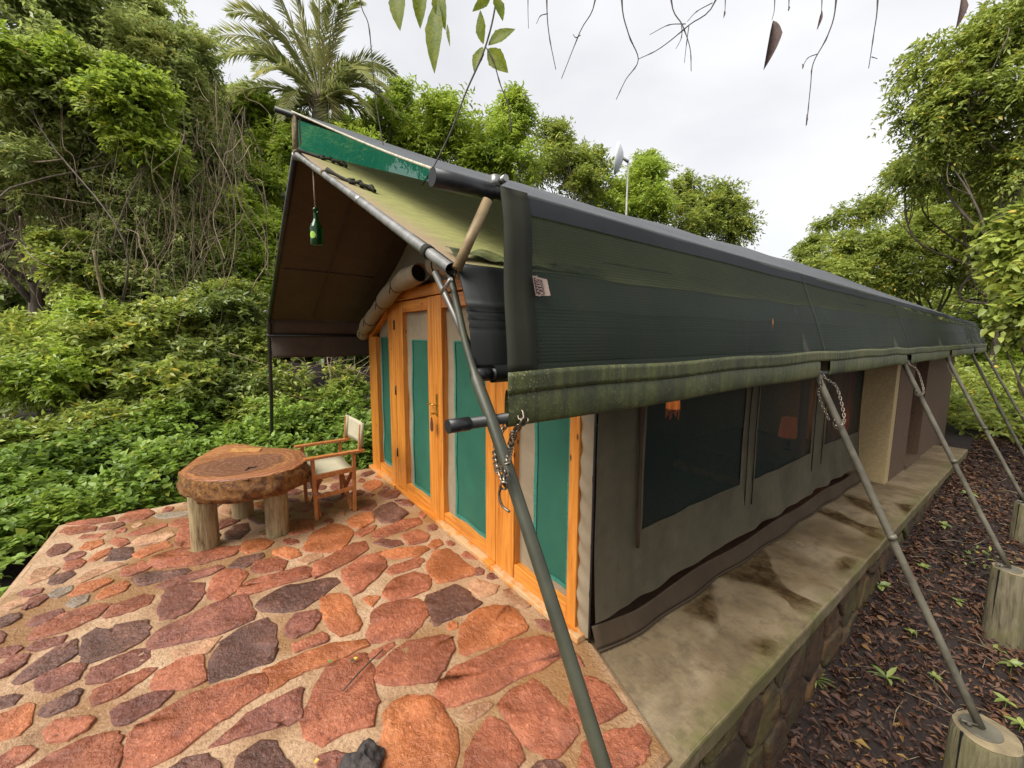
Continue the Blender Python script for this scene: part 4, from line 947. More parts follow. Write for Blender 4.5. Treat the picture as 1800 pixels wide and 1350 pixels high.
# ------------------------------------------------------------------ plastered annex at the back
anx = thing('plastered_annex', 'brown plastered annex with cream pillar edge behind the canvas wall', 'building')
b = MB(); b.box(-3.55, .277, 4.47, 4.62, -.1, 1.72); bev(b.build('cream_wall', M_cream, anx), .006)
b = MB(); b.box(.08, .28, 4.615, 5.36, -.1, 1.72); b.box(.08, .28, 6.14, 8.2, -.1, 1.72); b.box(.08, .28, 5.36, 6.14, 1.62, 1.72); b.box(-3.5, .08, 8.0, 8.19, -.1, 1.72); b.build('side_plaster', M_pink, anx)
b = MB(); b.box(.09, .13, 5.36, 6.14, .02, 1.9); dq = b.build('door', M_doordark, anx)
b = MB(); b.box(.08, .30, 5.36, 6.14, -.1, .02); b.build('door_step', M_pink, anx)

# ------------------------------------------------------------------ inside the tent: lit lamps and curtain seen through the window mesh
def lampshade(c, r0, r1, h, mat, parent, pleats=0, n=32, name='lamp_shade'):
    b = MB(); b.grid(lambda u, v: (c[0]+(r0+(r1-r0)*v)*(1+.05*math.cos(pleats*u*2*math.pi))*math.cos(u*2*math.pi), c[1]+(r0+(r1-r0)*v)*(1+.05*math.cos(pleats*u*2*math.pi))*math.sin(u*2*math.pi), c[2]+h*v), n, 4); return b.build(name, mat, parent, True)
def pl(c, e, parent, r=.03):
    l = bpy.data.lights.new('bulb_light', 'POINT'); l.energy = e; l.color = (1, .5, .2); l.shadow_soft_size = r; o = bpy.data.objects.new('bulb_light', l); COL.objects.link(o); o.location = c; o.parent = parent
pc = at((1183, 712), 'x', -.55)
pt = thing('pendant_lamp', 'orange fringed pendant lamp glowing inside the first side window', 'lamp')
lampshade((pc[0], pc[1], pc[2]-.03), .055, .045, .14, M_lampA, pt, 9)
b = MB(); 
for i in range(14): a = i*2*math.pi/14; b.tube([(pc[0]+.052*math.cos(a), pc[1]+.052*math.sin(a), pc[2]-.03), (pc[0]+.05*math.cos(a), pc[1]+.05*math.sin(a), pc[2]-.06-.03*(i % 3))], .006, 4)
b.build('fringe', M_lampC, pt); b = MB(); b.tube([(pc[0], pc[1], pc[2]+.1), (pc[0], pc[1], 2.2)], .006, 6); b.build('cord', M_black, pt)
pl((pc[0], pc[1], pc[2]+.02), .35, pt)
bd = thing('bed', 'dark covered bed inside the tent behind the second side window', 'bed')
b = MB(); b.box(-1.35, -.30, 3.0, 4.45, .08, .34); bev(b.build('mattress', plain('bedcover', (.11, .05, .035), .9), bd), .04, 3)
b = MB(); b.box(-1.40, -.25, 2.98, 4.47, .0, .08); b.build('bed_frame', M_chairwood, bd)
l1 = at((1466, 752), 'x', -.16); t1 = thing('lantern', 'bright square orange lantern glowing behind the nearest stump pole', 'lamp')
b = MB(); b.box(l1[0]-.04, l1[0]+.04, l1[1]-.05, l1[1]+.05, l1[2]-.075, l1[2]+.075); bev(b.build('lamp_shade', M_lampB, t1), .006); b = MB(); b.tube([l1-(0, 0, .075), (l1[0], l1[1], .35)], .02, 10); b.tube([(l1[0], l1[1], .33), (l1[0], l1[1], .36)], .06, 16); b.build('lamp_base', M_black, t1, True); pl(tuple(l1+(0, 0, .12)), .25, t1)
st1 = thing('bedside_stand', 'dark wooden bedside stand under the square lantern inside the tent', 'table'); b = MB(); b.box(l1[0]-.10, l1[0]+.10, l1[1]-.12, l1[1]+.12, .28, .33); b.build('top', M_chairwood, st1); b = MB(); b.box(l1[0]-.08, l1[0]+.08, l1[1]-.1, l1[1]+.1, 0, .28); b.build('body', M_chairwood, st1)
l2 = at((1388, 748), 'x', -.42); t2 = thing('bedside_lamp', 'dim rust shaded bedside lamp inside the second side window', 'lamp')
lampshade(l2-(0, 0, .13), .10, .075, .22, M_lampC, t2); b = MB(); b.tube([l2-(0, 0, .1), (l2[0], l2[1], .36)], .018, 10); b.tube([(l2[0], l2[1], .342), (l2[0], l2[1], .36)], .05, 14); b.build('lamp_base', M_black, t2, True)
for (y0_, y1_, lb) in ((3.62, 4.42, 'rust orange curtain drawn beside the third side window'), (2.86, 3.0, 'narrow rust curtain gathered at the end of the second side window')):
    b = MB(); b.grid(lambda u, v: (-.075+.035*math.sin(u*(y1_-y0_)*52)+.01*math.sin(u*31), y0_+(y1_-y0_)*u+.08*(1-v)*(1-u), .40+1.4*v), 60, 8); tag(b.build('curtain', M_curtain, None, True), lb, 'curtain', 'curtains inside the tent')

# ------------------------------------------------------------------ furniture on the terrace
tb = thing('log_table', 'chunky tree slice table on three log legs on the terrace', 'table')
TOPZ, BOTZ = .55, .37
ol = [(316,828),(328,818),(345,805),(362,795),(379,787),(396,782),(413,780),(432,781),(449,784),(472,787),(495,788),(513,789),(529,791),(537,800),(536,808),(531,815),(515,823),(495,830),(474,835),(449,839),(420,843),(392,845),(368,846),(347,845),(331,841),(320,834)]
T2 = np.array([at(p, 'z', TOPZ)[:2] for p in ol]); tc2 = T2.mean(0)
T2 = np.array([q for i in range(len(T2)) for q in (T2[i], (T2[i]+T2[(i+1) % len(T2)])/2)])
trg = np.random.default_rng(9); n = len(T2); b = MB(); nz_ = 9
for k in range(nz_+1):
    v = k/nz_; z = BOTZ+(TOPZ-BOTZ)*v; fl = 1+.05*math.sin((1-v)*2.6)-.03*(v < .12)
    for i in range(n):
        d = T2[i]-tc2; r = 1+.012*math.sin(i*1.9+k*.8)+.010*math.sin(i*.7-k*1.3)+trg.normal(0, .007)*(k not in (nz_,))
        b.v.append((tc2[0]+d[0]*fl*r, tc2[1]+d[1]*fl*r, z+.010*fbm(i*.5, k, 1)*(k in (0,))))
b.f += [(k*n+i, k*n+(i+1) % n, (k+1)*n+(i+1) % n, (k+1)*n+i) for k in range(nz_) for i in range(n)]; b.f.append(tuple(range(n-1, -1, -1)))
b.build('bark_edge', M_tbark, tb, True)
b = MB(); rings = [1.006, .97, .8, .55, .28]
for k, s_ in enumerate(rings):
    for i in range(n): d = T2[i]-tc2; b.v.append((tc2[0]+d[0]*s_, tc2[1]+d[1]*s_, TOPZ+(-.006 if k == 0 else .004+.004*fbm(d[0]*6*s_, d[1]*6*s_, 3))))
b.v.append((*tc2, TOPZ+.004)); m_ = len(b.v)-1
b.f += [(k*n+i, k*n+(i+1) % n, (k+1)*n+(i+1) % n, (k+1)*n+i) for k in range(len(rings)-1) for i in range(n)]+[((len(rings)-1)*n+i, (len(rings)-1)*n+(i+1) % n, m_) for i in range(n)]
b.build('table_top', M_ttop, tb, True)
ip = [at(p, 'z', TOPZ+.012) for p in ((402, 795), (408, 788), (460, 787), (456, 793))]
b = MB(); b.add(ip+[q-(0, 0, .02) for q in ip], [(0, 1, 2, 3), (0, 4, 5, 1), (1, 5, 6, 2), (2, 6, 7, 3), (3, 7, 4, 0)]); b.build('inlaid_patch', plain('inlay_wood', (.42, .21, .07), .35), tb)
ck = [at(p, 'z', TOPZ+.008) for p in ((430, 827), (438, 822), (447, 821), (453, 819))]; b = MB(); b.tube(ck, [.002, .006, .005, .001], 5); b.build('top_crack', M_black, tb)
for (x, y) in ((-2.34, -1.65), (-2.27, -1.18), (-2.82, -1.39)):
    b = MB(); nn = 20; ph = trg.random()*6; zs = [0.001, .03, .18, .42]
    b.add([(x-.04+.085*(1+.05*math.sin(2*j*2*math.pi/nn+ph)+.02*math.sin(7*j*2*math.pi/nn))*(1.02-.04*i/3)*math.cos(2*math.pi*j/nn), y+.085*(1+.05*math.sin(2*j*2*math.pi/nn+ph))*(1.02-.04*i/3)*math.sin(2*math.pi*j/nn), z) for i, z in enumerate(zs) for j in range(nn)], [(i*nn+j, i*nn+(j+1) % nn, (i+1)*nn+(j+1) % nn, (i+1)*nn+j) for i in range(3) for j in range(nn)]); b.build('leg', M_tleg, tb, True)

ch = thing('director_chair', 'folding teak director chair with beige canvas beside the log table', 'chair')
xa, xb, yf, yr = -2.37, -2.86, -.88, -.56
def cbar(name, a, c, w, h, mat=M_chairwood, parent=ch, up=(0, 0, 1)): b = MB(); b.bar(a, c, w, h, up); return bev(b.build(name, mat, parent), .003)
for x in (xa, xb):
    cbar('leg', (x, yf, .001), (x, yf-.01, .545), .026, .03); cbar('leg', (x, yr, .001), (x, yr+.01, .545), .026, .03)
    cbar('armrest', (x, -.955, .555), (x, -.455, .560), .052, .022)
    cbar('seat_rail', (x-.0, yf, .385), (x, yr+.03, .40), .022, .042); cbar('side_rail', (x, yf, .205), (x, yr, .225), .018, .034)
    cbar('back_post', (x, -.50, .54), (x, -.475, .80), .026, .03, up=(0, 1, 0))
for y in (yf+.03, yr-.02):
    cbar('cross_leg', (xa-.03, y, .012), (xb+.03, y, .375), .020, .032, up=(0, 1, 0)); cbar('cross_leg', (xb+.03, y+.022, .012), (xa-.03, y+.022, .375), .020, .032, up=(0, 1, 0))
b = MB(); b.grid(lambda u, v: (xa+.01+(xb-xa-.02)*u, -.90+.36*v, .405-.025*math.sin(u*math.pi)), 10, 4); solid(b.build('seat', M_chairfab, ch, True), .006)
b = MB(); b.grid(lambda u, v: (xb+.01, -.90+.36*v, .40-.10*u), 2, 3); solid(b.build('seat_flap', M_chairfab, ch), .005)
b = MB(); b.grid(lambda u, v: (xa+.018+(xb-xa-.036)*u, -.487+.02*v+.045*math.sin(u*math.pi), .60+.205*v-.02*math.sin(u*math.pi)), 10, 6); solid(b.build('backrest', M_chairfab, ch, True), .007)
for x in (xa, xb): b = MB(); b.tube([(x, -.487, .60), (x, -.467, .805)], .021, 10); b.build('back_sleeve', M_chairfab, ch, True)

bt = thing('bottle_lamp', 'green wine bottle lamp hanging by a cord under the porch', 'lamp')
bx, by, bz = -1.55, -.93, 2.165
prof = [(.001, 0), (.034, 0), (.038, .008), (.038, .105), (.034, .125), (.018, .155), (.0135, .17), (.0135, .215), (.016, .218), (.016, .228), (.012, .232)]
b = MB(); nn = 20; b.add([(bx+r*math.cos(2*math.pi*j/nn), by+r*math.sin(2*math.pi*j/nn), bz+z) for r, z in prof for j in range(nn)], [(i*nn+j, i*nn+(j+1) % nn, (i+1)*nn+(j+1) % nn, (i+1)*nn+j) for i in range(len(prof)-1) for j in range(nn)]); b.build('bottle', M_glass, bt, True)
b = MB(); b.add([(bx+.0388*math.cos(-.9+.55*r*math.cos(a)), by+.0388*math.sin(-.9+.55*r*math.cos(a)), bz+.062+.022*r*math.sin(a)) for r in (.0, .5, 1.) for a in np.arange(16)*2*math.pi/16], [(i*16+j, i*16+(j+1) % 16, (i+1)*16+(j+1) % 16, (i+1)*16+j) for i in (0, 1) for j in range(16)]); b.build('round_label', M_bulb, bt)
b = MB(); b.tube([(bx, by, bz+.23), (bx-.005, by, 2.68)], .0055, 6); b.build('cord', M_rope, bt, True)

kf = thing('key_fob', 'brown leather key fob hanging from the door lock', 'key')
b = MB(); b.bar((-1.727, -.05, .955), (-1.727, -.085, .955), .004, .02); b.build('key', M_brass, kf)
b = MB(); b.tube([(-1.727+.012*math.cos(a), -.082, .94+.014*math.sin(a)) for a in np.linspace(0, 2*math.pi, 12)], .0015, 5); b.build('ring', M_brass, kf, True)
b = MB(); fp = [(0, 0), (.012, -.01), (.016, -.03), (.024, -.05), (.026, -.09), (.018, -.115), (0, -.122), (-.018, -.115), (-.026, -.09), (-.024, -.05), (-.016, -.03), (-.012, -.01)]
nn = len(fp); b.add([(-1.735+x, -.08+d, .925+z) for d in (0, .005) for x, z in fp], [tuple(range(nn)), tuple(range(2*nn-1, nn-1, -1))]+[(i, nn+i, nn+(i+1) % nn, (i+1) % nn) for i in range(nn)]); b.build('fob', M_leather, kf)

# dark lava rock and stick on the terrace
rr_ = np.random.default_rng(4); b = MB(); nu, nv = 22, 14
def rockp(u, v):
    a, e = u*2*math.pi, v*math.pi/2; c0 = at((640, 1352), 'z', 0); r = .075*(1+.15*math.sin(3*a+1)+.10*math.sin(5*a)+.08*math.sin(e*7+a*4))
    return (c0[0]+r*1.1*math.cos(a)*math.cos(e), c0[1]+r*math.sin(a)*math.cos(e), .006+r*.75*math.sin(e)+.004*math.sin(a*17)*math.cos(e*13))
b.grid(rockp, nu, nv); tag(b.build('lava_rock', M_rock, None, True), 'dark porous rock lying on the terrace at the bottom edge', 'rock')
b = MB(); b.tube(curve([at((602, 1215), 'z', .022), at((640, 1173), 'z', .026), at((673, 1142), 'z', .02)], 4), .0035, 6); tag(b.build('dry_stick', M_twig, None, True), 'thin dark stick lying across a red paving stone', 'stick')

# dish on a pole beyond the roof
dh = thing('dish_antenna', 'small white dish antenna on a pale pole beyond the roof', 'antenna')
dp = at((1104, 290), 'x', -4.6); b = MB(); b.tube([(dp[0], dp[1], gz(dp[0], dp[1])), (dp[0], dp[1], dp[2]+.12)], .019, 8); b.build('mast', plain('mast_grey', (.30, .29, .25), .6), dh, True)
dc = np.array(dp)+(-.10, -.13, .14); dn_ = np.array((-.80, -.55, .1)); dn_ /= np.linalg.norm(dn_); e1 = np.cross(dn_, (0, 0, 1.)); e1 /= np.linalg.norm(e1); e2 = np.cross(e1, dn_)
b = MB(); b.grid(lambda u, v: tuple(dc+(e1*math.cos(u*2*math.pi)*.23+e2*math.sin(u*2*math.pi)*.33)*v+dn_*(.14*v*v-.05)), 24, 5); solid(b.build('dish', M_white, dh, True), .02)
b = MB(); b.tube([dc-dn_*.05, dp+(0, 0, .06)], .03, 8); b.build('bracket', M_steel, dh, True)

# ------------------------------------------------------------------ foliage
def npmesh(name, V, T, mat):
    """V (n,3), T (m,3) triangles"""
    me = bpy.data.meshes.new(name); me.vertices.add(len(V)); me.vertices.foreach_set('co', np.asarray(V, np.float32).ravel())
    m = len(T); me.loops.add(m*3); me.loops.foreach_set('vertex_index', np.asarray(T, np.int32).ravel())
    me.polygons.add(m); me.polygons.foreach_set('loop_start', np.arange(m, dtype=np.int32)*3)
    me.materials.append(mat); me.update(calc_edges=True); me.validate(); return me
def unit(a): return a/(np.linalg.norm(a, axis=-1, keepdims=True)+1e-9)
def leaves(base, d, nrm, L, W, kind, rg, fold=.25, curl=.15):
    """leaf blades: base (n,3), direction d, face normal nrm; kind 0 = diamond, 1 = oval, 2 = broad"""
    n = len(base); d = unit(d); s = unit(np.cross(d, nrm)); u = np.cross(s, d)
    L = L[:, None]; W = W[:, None]
    if kind == 0:
        V = np.stack([base, base+d*L*.42+s*W*.5+u*W*fold, base+d*L-u*L*curl, base+d*L*.42-s*W*.5+u*W*fold], 1)
        T = np.array([(0, 1, 2), (0, 2, 3)])
    else:
        a, c = (.28, .66) if kind == 1 else (.24, .60)
        m1 = base+d*L*a; m2 = base+d*L*c-u*L*curl*.35; tip = base+d*L-u*L*curl
        w1, w2 = (.46, .40) if kind == 1 else (.55, .42)
        V = np.stack([base, m1, m2, tip, m1+s*W*w1+u*W*fold*.6, m2+s*W*w2+u*W*fold*.4, m1-s*W*w1+u*W*fold*.6, m2-s*W*w2+u*W*fold*.4], 1)
        T = np.array([(0, 4, 1), (4, 5, 2), (4, 2, 1), (5, 3, 2), (0, 1, 6), (6, 1, 2), (6, 2, 7), (7, 2, 3)])
    k = V.shape[1]
    return V.reshape(-1, 3), (T[None]+(np.arange(n)*k)[:, None, None]).reshape(-1, 3)
def sprays(C, D, nl, L, W, tl, rg, kind=0, up=.9, droop=.25, spread=.8):
    """twigs at C pointing along D, each with nl leaves set alternately"""
    n = len(C); D = unit(D); t = np.tile(np.linspace(.1, 1., nl), (n, 1))+rg.normal(0, .04, (n, nl))
    pos = C[:, None]+D[:, None]*(tl*t)[..., None]; pos[..., 2] -= droop*tl*t*t
    pos = pos+rg.normal(0, L*.18, pos.shape)
    side = unit(np.cross(D, np.array((0, 0, 1.))+rg.normal(0, .3, (n, 3))))[:, None]*(np.where(np.arange(nl) % 2, 1, -1)[None, :, None])
    ld = D[:, None]*.7+side*spread+rg.normal(0, .35, (n, nl, 3)); ld[..., 2] -= droop*.8
    nr = np.array((0, 0, 1.))*up+rg.normal(0, .42, (n, nl, 3))+D[:, None]*.25
    ll = L*(.6+.7*rg.random(n*nl)); ww = W*(.65+.6*rg.random(n*nl))
    return leaves(pos.reshape(-1, 3), ld.reshape(-1, 3), nr.reshape(-1, 3), ll, ww, kind, rg)
def blob_points(lobes, nsub, ntw, rg, sub=.3, shell=.55):
    """twig positions gathered in small clumps spread through each lobe, denser near its skin"""
    vol = np.array([r[0]*r[1]*r[2] for c, r in lobes])**.72; cnt = np.maximum(2, (nsub*vol/vol.sum()).astype(int)); C, D = [], []
    for (c, r), k in zip(lobes, cnt):
        c = np.array(c); r = np.array(r); q = unit(rg.normal(0, 1, (k, 3))); rad = (shell+(1.04-shell)*rg.random(k)**.7)[:, None]
        ctr = c+q*r*rad; ss = sub*r.mean()*(.6+.8*rg.random(k))
        off = unit(rg.normal(0, 1, (k, ntw, 3))); rr = rg.random((k, ntw, 1))**.5
        P = ctr[:, None]+off*rr*ss[:, None, None]; dd_ = off*.8+q[:, None]*.7+np.array((0, 0, .25))+rg.normal(0, .25, off.shape)
        C.append(P.reshape(-1, 3)); D.append(dd_.reshape(-1, 3))
    return np.concatenate(C), np.concatenate(D)
def px_lobes(L): return [(PD(x, y, D), (rx*D/FPX, rx*D/FPX*1.0, (ry if ry else rx)*D/FPX)) for x, y, D, rx, ry in L]
def limbs(b, base, mains, subs, r0, rg, fork=.45, n=7):
    """trunk, one wandering limb to each main lobe, thin boughs from there to its clumps"""
    base = np.array(base, float); ctr = np.mean([c for c, r in mains], 0); wob = lambda k: rg.normal(0, k, 3)
    fk = base+(ctr-base)*fork+wob(.08); pts = curve([base, base+(fk-base)*.35+wob(.10)*(1, 1, 0), base+(fk-base)*.7+wob(.10)*(1, 1, 0), fk], 5)
    b.tube(pts, list(np.linspace(r0, r0*.62, len(pts))), n); ends = []
    for c, r in mains:
        st = pts[rg.integers(len(pts)//2, len(pts))]; v = np.array(c)-st; L = np.linalg.norm(v)
        P = curve([st, st+v*.3+wob(.10*L), st+v*.65+wob(.09*L), c], 5); b.tube(P, list(np.linspace(r0*.38, r0*.12, len(P))), 6); ends.append(P)
    for c, r in subs:
        k = int(np.argmin([np.linalg.norm(np.array(c)-np.array(m[0])) for m in mains])); st = ends[k][rg.integers(len(ends[k])*2//3, len(ends[k]))]; v = np.array(c)-st
        P = curve([st, st+v*.5+wob(.14*np.linalg.norm(v)), c], 4); b.tube(P, list(np.linspace(r0*.13, r0*.05, len(P))), 5, False)
        for _ in range(3):
            e = np.array(c)+unit(rg.normal(0, 1, 3))*np.array(r)*.95; P = curve([np.array(c), (np.array(c)+e)/2+wob(.12)*r[0], e], 3); b.tube(P, list(np.linspace(r0*.05, r0*.015, len(P))), 4, False)
def tree(name, label, cat, L, leaf, LL, WW, nsub, ntw, nl, tl, seed, r0=.09, kind=0, group=None, sub=.32, droop=.25, up=.9, barkm=None, base=None, crown='crown', shell=.5, fork=.45, ragged=6):
    rg = np.random.default_rng(seed); lob = mains = px_lobes(L)
    if ragged:
        lb2 = []
        for c, r in lob:
            for _ in range(ragged): lb2.append((np.array(c)+unit(rg.normal(0, 1, 3))*np.array(r)*(.25+.6*rg.random()), tuple(np.array(r)*(.30+.26*rg.random()))))
        lob = lb2
    t = thing(name, label, cat, group)
    C, D = blob_points(lob, nsub, ntw, rg, sub, shell); k = int(nsub*.5); li = rg.integers(0, len(lob), k); q = unit(rg.normal(0, 1, (k, 3))+np.array((0, 0, .35))); cc = np.array([lob[i][0] for i in li]); rr = np.array([lob[i][1] for i in li])
    ln = rg.random((k, 1))**1.5*1.0+.15
    for t_ in np.linspace(0, 1, 8): C = np.concatenate([C, cc+q*rr*(.88+ln*t_)+rg.normal(0, .03, (k, 3))]); D = np.concatenate([D, q+rg.normal(0, .5, (k, 3))])
    V, T = sprays(C, D, nl, LL, WW, tl, rg, kind, up, droop)
    link(crown, npmesh(crown, V, T, leaf), t)
    if base is None: c = np.mean([q for q, r in lob], 0); base = (c[0], c[1], 0)
    base = (base[0], base[1], gz(base[0], base[1])-.05)
    b = MB(); limbs(b, base, mains, lob, r0, rg, fork); b.build('trunk', barkm or M_bark, t, True)
    return t, C
# --- left: tall vine-hung trees
GT = 'trees around the clearing'; GS = 'shrubs along the terrace edge'
tree('tall_tree', 'tall grey green tree filling the upper left corner', 'tree', [(40, 40, 8, 130, 0), (190, 60, 8.6, 110, 90), (60, 190, 7.6, 120, 90), (190, 200, 7.8, 110, 80), (110, 300, 7.6, 110, 60), (-60, 240, 8, 110, 120), (250, 20, 9, 50, 50)],
     M_leafC, .105, .045, 560, 16, 12, .34, 1, .16, group=GT, base=PD(60, 640, 8.6))
tree('tall_tree', 'grey green tree beside the sky gap left of the palm', 'tree', [(320, 110, 9.4, 60, 50), (300, 190, 9.2, 75, 70), (350, 250, 9.6, 75, 60), (300, 300, 9, 75, 60), (400, 280, 10, 60, 50), (360, 340, 9.4, 60, 45), (265, 90, 9.4, 50, 60)],
     M_leafC, .10, .043, 400, 15, 12, .32, 2, .12, group=GT, base=PD(315, 640, 9.6))
tree('leafy_tree', 'fresh green climber covered tree in the middle of the left trees', 'tree', [(215, 190, 7.2, 50, 35), (250, 160, 7.4, 36, 30), (270, 265, 7.4, 45, 22), (150, 130, 7.2, 40, 25), (40, 110, 6.8, 50, 40)],
     M_leafB, .095, .055, 130, 13, 12, .30, 3, .05, group=GT, base=PD(225, 660, 7.4))
tree('leafy_tree', 'bright yellow green tree just left of the porch roof', 'tree', [(450, 330, 10.5, 45, 40), (430, 400, 9.8, 60, 55), (470, 440, 9.6, 55, 60), (410, 480, 9.2, 55, 50), (480, 520, 9.2, 50, 60), (395, 420, 9.6, 45, 50)],
     M_leafB, .13, .055, 260, 13, 12, .34, 4, .08, 0, group=GT, base=PD(445, 690, 10))
tree('leafy_tree', 'creeper mound hanging left of the date palm trunk', 'tree', [(450, 190, 12.5, 50, 40), (480, 215, 12.6, 45, 40), (410, 215, 12.4, 40, 36), (455, 255, 12.4, 50, 40)],
     M_leafB, .12, .06, 150, 13, 12, .34, 5, .06, 0, group=GT, base=PD(450, 640, 12.6))
tree('tangled_tree', 'vine tangled small leaved tree between the tall trees and the thicket', 'tree', [(150, 400, 8.2, 70, 50), (240, 380, 8, 75, 60), (330, 420, 8.6, 70, 60), (270, 470, 8, 80, 60), (190, 490, 7.6, 60, 60), (360, 500, 8.4, 60, 60), (300, 540, 8, 70, 40)],
     M_leafC, .085, .038, 300, 14, 11, .30, 6, .08, group=GT, base=PD(260, 680, 8.6), shell=.15)
tree('creeper', 'green creeper hanging over the edge of the dark hollow at left', 'creeper', [(130, 470, 6.9, 30, 50), (150, 530, 6.8, 36, 40), (95, 440, 7, 22, 26)], M_leafA, .085, .055, 44, 12, 10, .22, 7, .02, group=GT, base=PD(140, 660, 7), barkm=M_vine)
# --- left: shrubs under the trees
sh = [('dense dark shrub below the tall trees at the left edge', [(30, 600, 6.3, 90, 60), (110, 640, 6.0, 80, 60), (-60, 640, 6, 90, 80)], M_leafA, .10, .05, 11),
      ('yellowish leafy shrub arching at the left below the dark hollow', [(120, 585, 6.6, 80, 40), (200, 590, 6.7, 60, 40), (60, 680, 5.5, 70, 50)], M_leafB, .085, .04, 12),
      ('broad leaved shrub in the middle of the left thicket', [(230, 640, 6.5, 70, 60), (290, 590, 7.0, 60, 60), (300, 690, 6.2, 60, 50)], M_leafA, .115, .06, 13),
      ('dark glossy shrub behind the log table', [(360, 640, 7.0, 60, 60), (400, 590, 7.4, 60, 60), (350, 560, 7.6, 50, 50), (420, 690, 6.6, 60, 50)], M_leafE, .12, .06, 14),
      ('small leaved shrub left of the thin porch pole', [(430, 560, 7.8, 50, 60), (450, 630, 7.4, 50, 60), (470, 700, 7.0, 45, 50), (440, 730, 6.4, 40, 30)], M_leafA, .10, .045, 15),
      ('loose shrub seen below the porch valance behind the chair', [(520, 700, 7.2, 36, 50), (570, 740, 7.0, 40, 36), (600, 680, 7.6, 30, 36), (520, 750, 6.6, 40, 25), (625, 760, 6.8, 26, 30)], M_leafA, .11, .06, 16),
      ('small dark shrub in the hollow between table and thicket', [(170, 740, 5.6, 70, 45), (240, 760, 5.6, 60, 36), (60, 770, 5.0, 80, 50)], M_leafA, .085, .045, 17)]
for lb, L, m_, l_, w_, sd_ in sh:
    tree('shrub', lb, 'shrub', L, m_, l_, w_, 150 if sd_ != 16 else 46, 13, 10, .26, sd_, .035, 0, GS, crown='foliage', barkm=M_vine, shell=.4, ragged=5)
# --- behind the tent
bt_ = [('light green tree top right of the palm behind the ridge', [(640, 235, 14, 40, 26), (600, 240, 14, 36, 20), (695, 225, 13.6, 42, 36), (705, 185, 13.8, 18, 26), (740, 255, 13.5, 45, 30)], M_leafB, 21, 150),
       ('small bush around the palm foot behind the ridge tip', [(525, 262, 11.4, 24, 18), (590, 262, 11.4, 34, 18), (640, 270, 11.4, 30, 16)], M_leafB, 26, 60),
       ('broad leaved tree behind the middle of the roof ridge', [(790, 235, 13.2, 50, 45), (830, 275, 13.2, 50, 40), (880, 240, 13.4, 42, 45), (905, 200, 13.4, 24, 26), (770, 200, 13.2, 24, 22), (920, 290, 13.2, 40, 30)], M_leafB, 22, 190),
       ('thin feathery tree behind the roof left of the dish', [(985, 240, 16, 24, 30), (1000, 275, 16, 40, 40), (1045, 290, 16, 30, 30), (960, 290, 15.5, 34, 30), (1030, 330, 15.5, 45, 30)], M_leafA, 23, 120),
       ('mid green tree behind the roof right of the dish', [(1130, 320, 16.5, 40, 34), (1090, 340, 16.2, 44, 34), (1150, 360, 16, 44, 34), (1100, 375, 16, 50, 22), (1140, 295, 16.6, 20, 22)], M_leafB, 24, 150),
       ('dark rounded tree top where the roof ridge meets the sky', [(1205, 355, 18, 36, 34), (1250, 360, 18, 40, 40), (1285, 385, 18, 34, 36), (1300, 410, 18, 28, 24), (1220, 395, 17.5, 50, 25), (1210, 335, 18, 18, 20)], M_leafA, 25, 170)]
for lb, L, m_, sd_, ns in bt_:
    tree('leafy_tree', lb, 'tree', L, m_, .17, .06, int(ns*.62), 13, 12, .5, sd_, .09, 0, GT, base=PD(np.mean([q[0] for q in L]), 600, L[0][2]), sub=.40, shell=.2, ragged=7)
# --- right side
rt = [('slender sparse tree left of the right hand trees beyond the roof end', [(1480, 385, 17, 26, 18), (1440, 430, 17, 22, 16), (1520, 370, 17, 30, 16), (1550, 355, 17, 24, 14), (1420, 450, 17, 16, 14)], M_leafA, 31, 40, .15, .06, PD(1500, 610, 17), 0, .3),
      ('dense green tree behind the far end of the tent', [(1550, 440, 13, 62, 42), (1620, 400, 13, 60, 45), (1500, 470, 13, 50, 30), (1590, 490, 12.6, 60, 36), (1690, 420, 12.6, 60, 60), (1660, 350, 13, 45, 30), (1455, 472, 13.5, 36, 22), (1495, 430, 13.5, 36, 22)], M_leafA, 32, 235, .14, .055, PD(1680, 620, 13), 0, .4),
      ('dense shady tree with bare lower branches at the right edge', [(1740, 400, 11.5, 60, 50), (1800, 430, 11.5, 70, 50), (1720, 480, 11.8, 50, 30), (1790, 340, 11.6, 60, 40)], M_leafA, 33, 130, .13, .055, PD(1760, 640, 12), 0, .4),
      ('tall leafy tree overhanging the upper right corner', [(1660, 120, 8.6, 60, 50), (1740, 70, 8.4, 80, 60), (1640, 190, 8.8, 36, 36), (1730, 160, 8.4, 70, 50), (1800, 200, 8.2, 70, 60), (1800, 60, 8, 60, 60), (1700, 230, 8.8, 40, 30), (1780, 290, 8.6, 50, 36), (1650, 260, 9, 34, 24)], M_leafA, 34, 170, .11, .05, PD(1930, 700, 9), 0, .4),
      ('twiggy drooping tree below the overhanging crown at right', [(1620, 310, 10.5, 45, 26), (1590, 300, 10.6, 20, 20), (1680, 300, 10.3, 45, 30), (1730, 330, 10, 40, 30)], M_leafA, 35, 60, .12, .05, PD(1860, 700, 10.4), 0, .35),
      ('bright big leaved sapling close to the right edge', [(1812, 395, 5.2, 20, 18), (1808, 435, 5.2, 16, 14), (1822, 515, 5.0, 18, 24), (1850, 430, 5, 36, 60)], M_leafA, 36, 14, .12, .06, PD(1850, 900, 5.3), 2, .2)]
for lb, L, m_, sd_, ns, l_, w_, bs, kd, shl in rt:
    tree('leafy_tree', lb, 'tree', L, m_, l_, w_, ns, 13, 11, .40, sd_, .10 if sd_ not in (31, 36) else .04, kd, GT, base=bs, sub=.26, shell=shl, droop=.4)
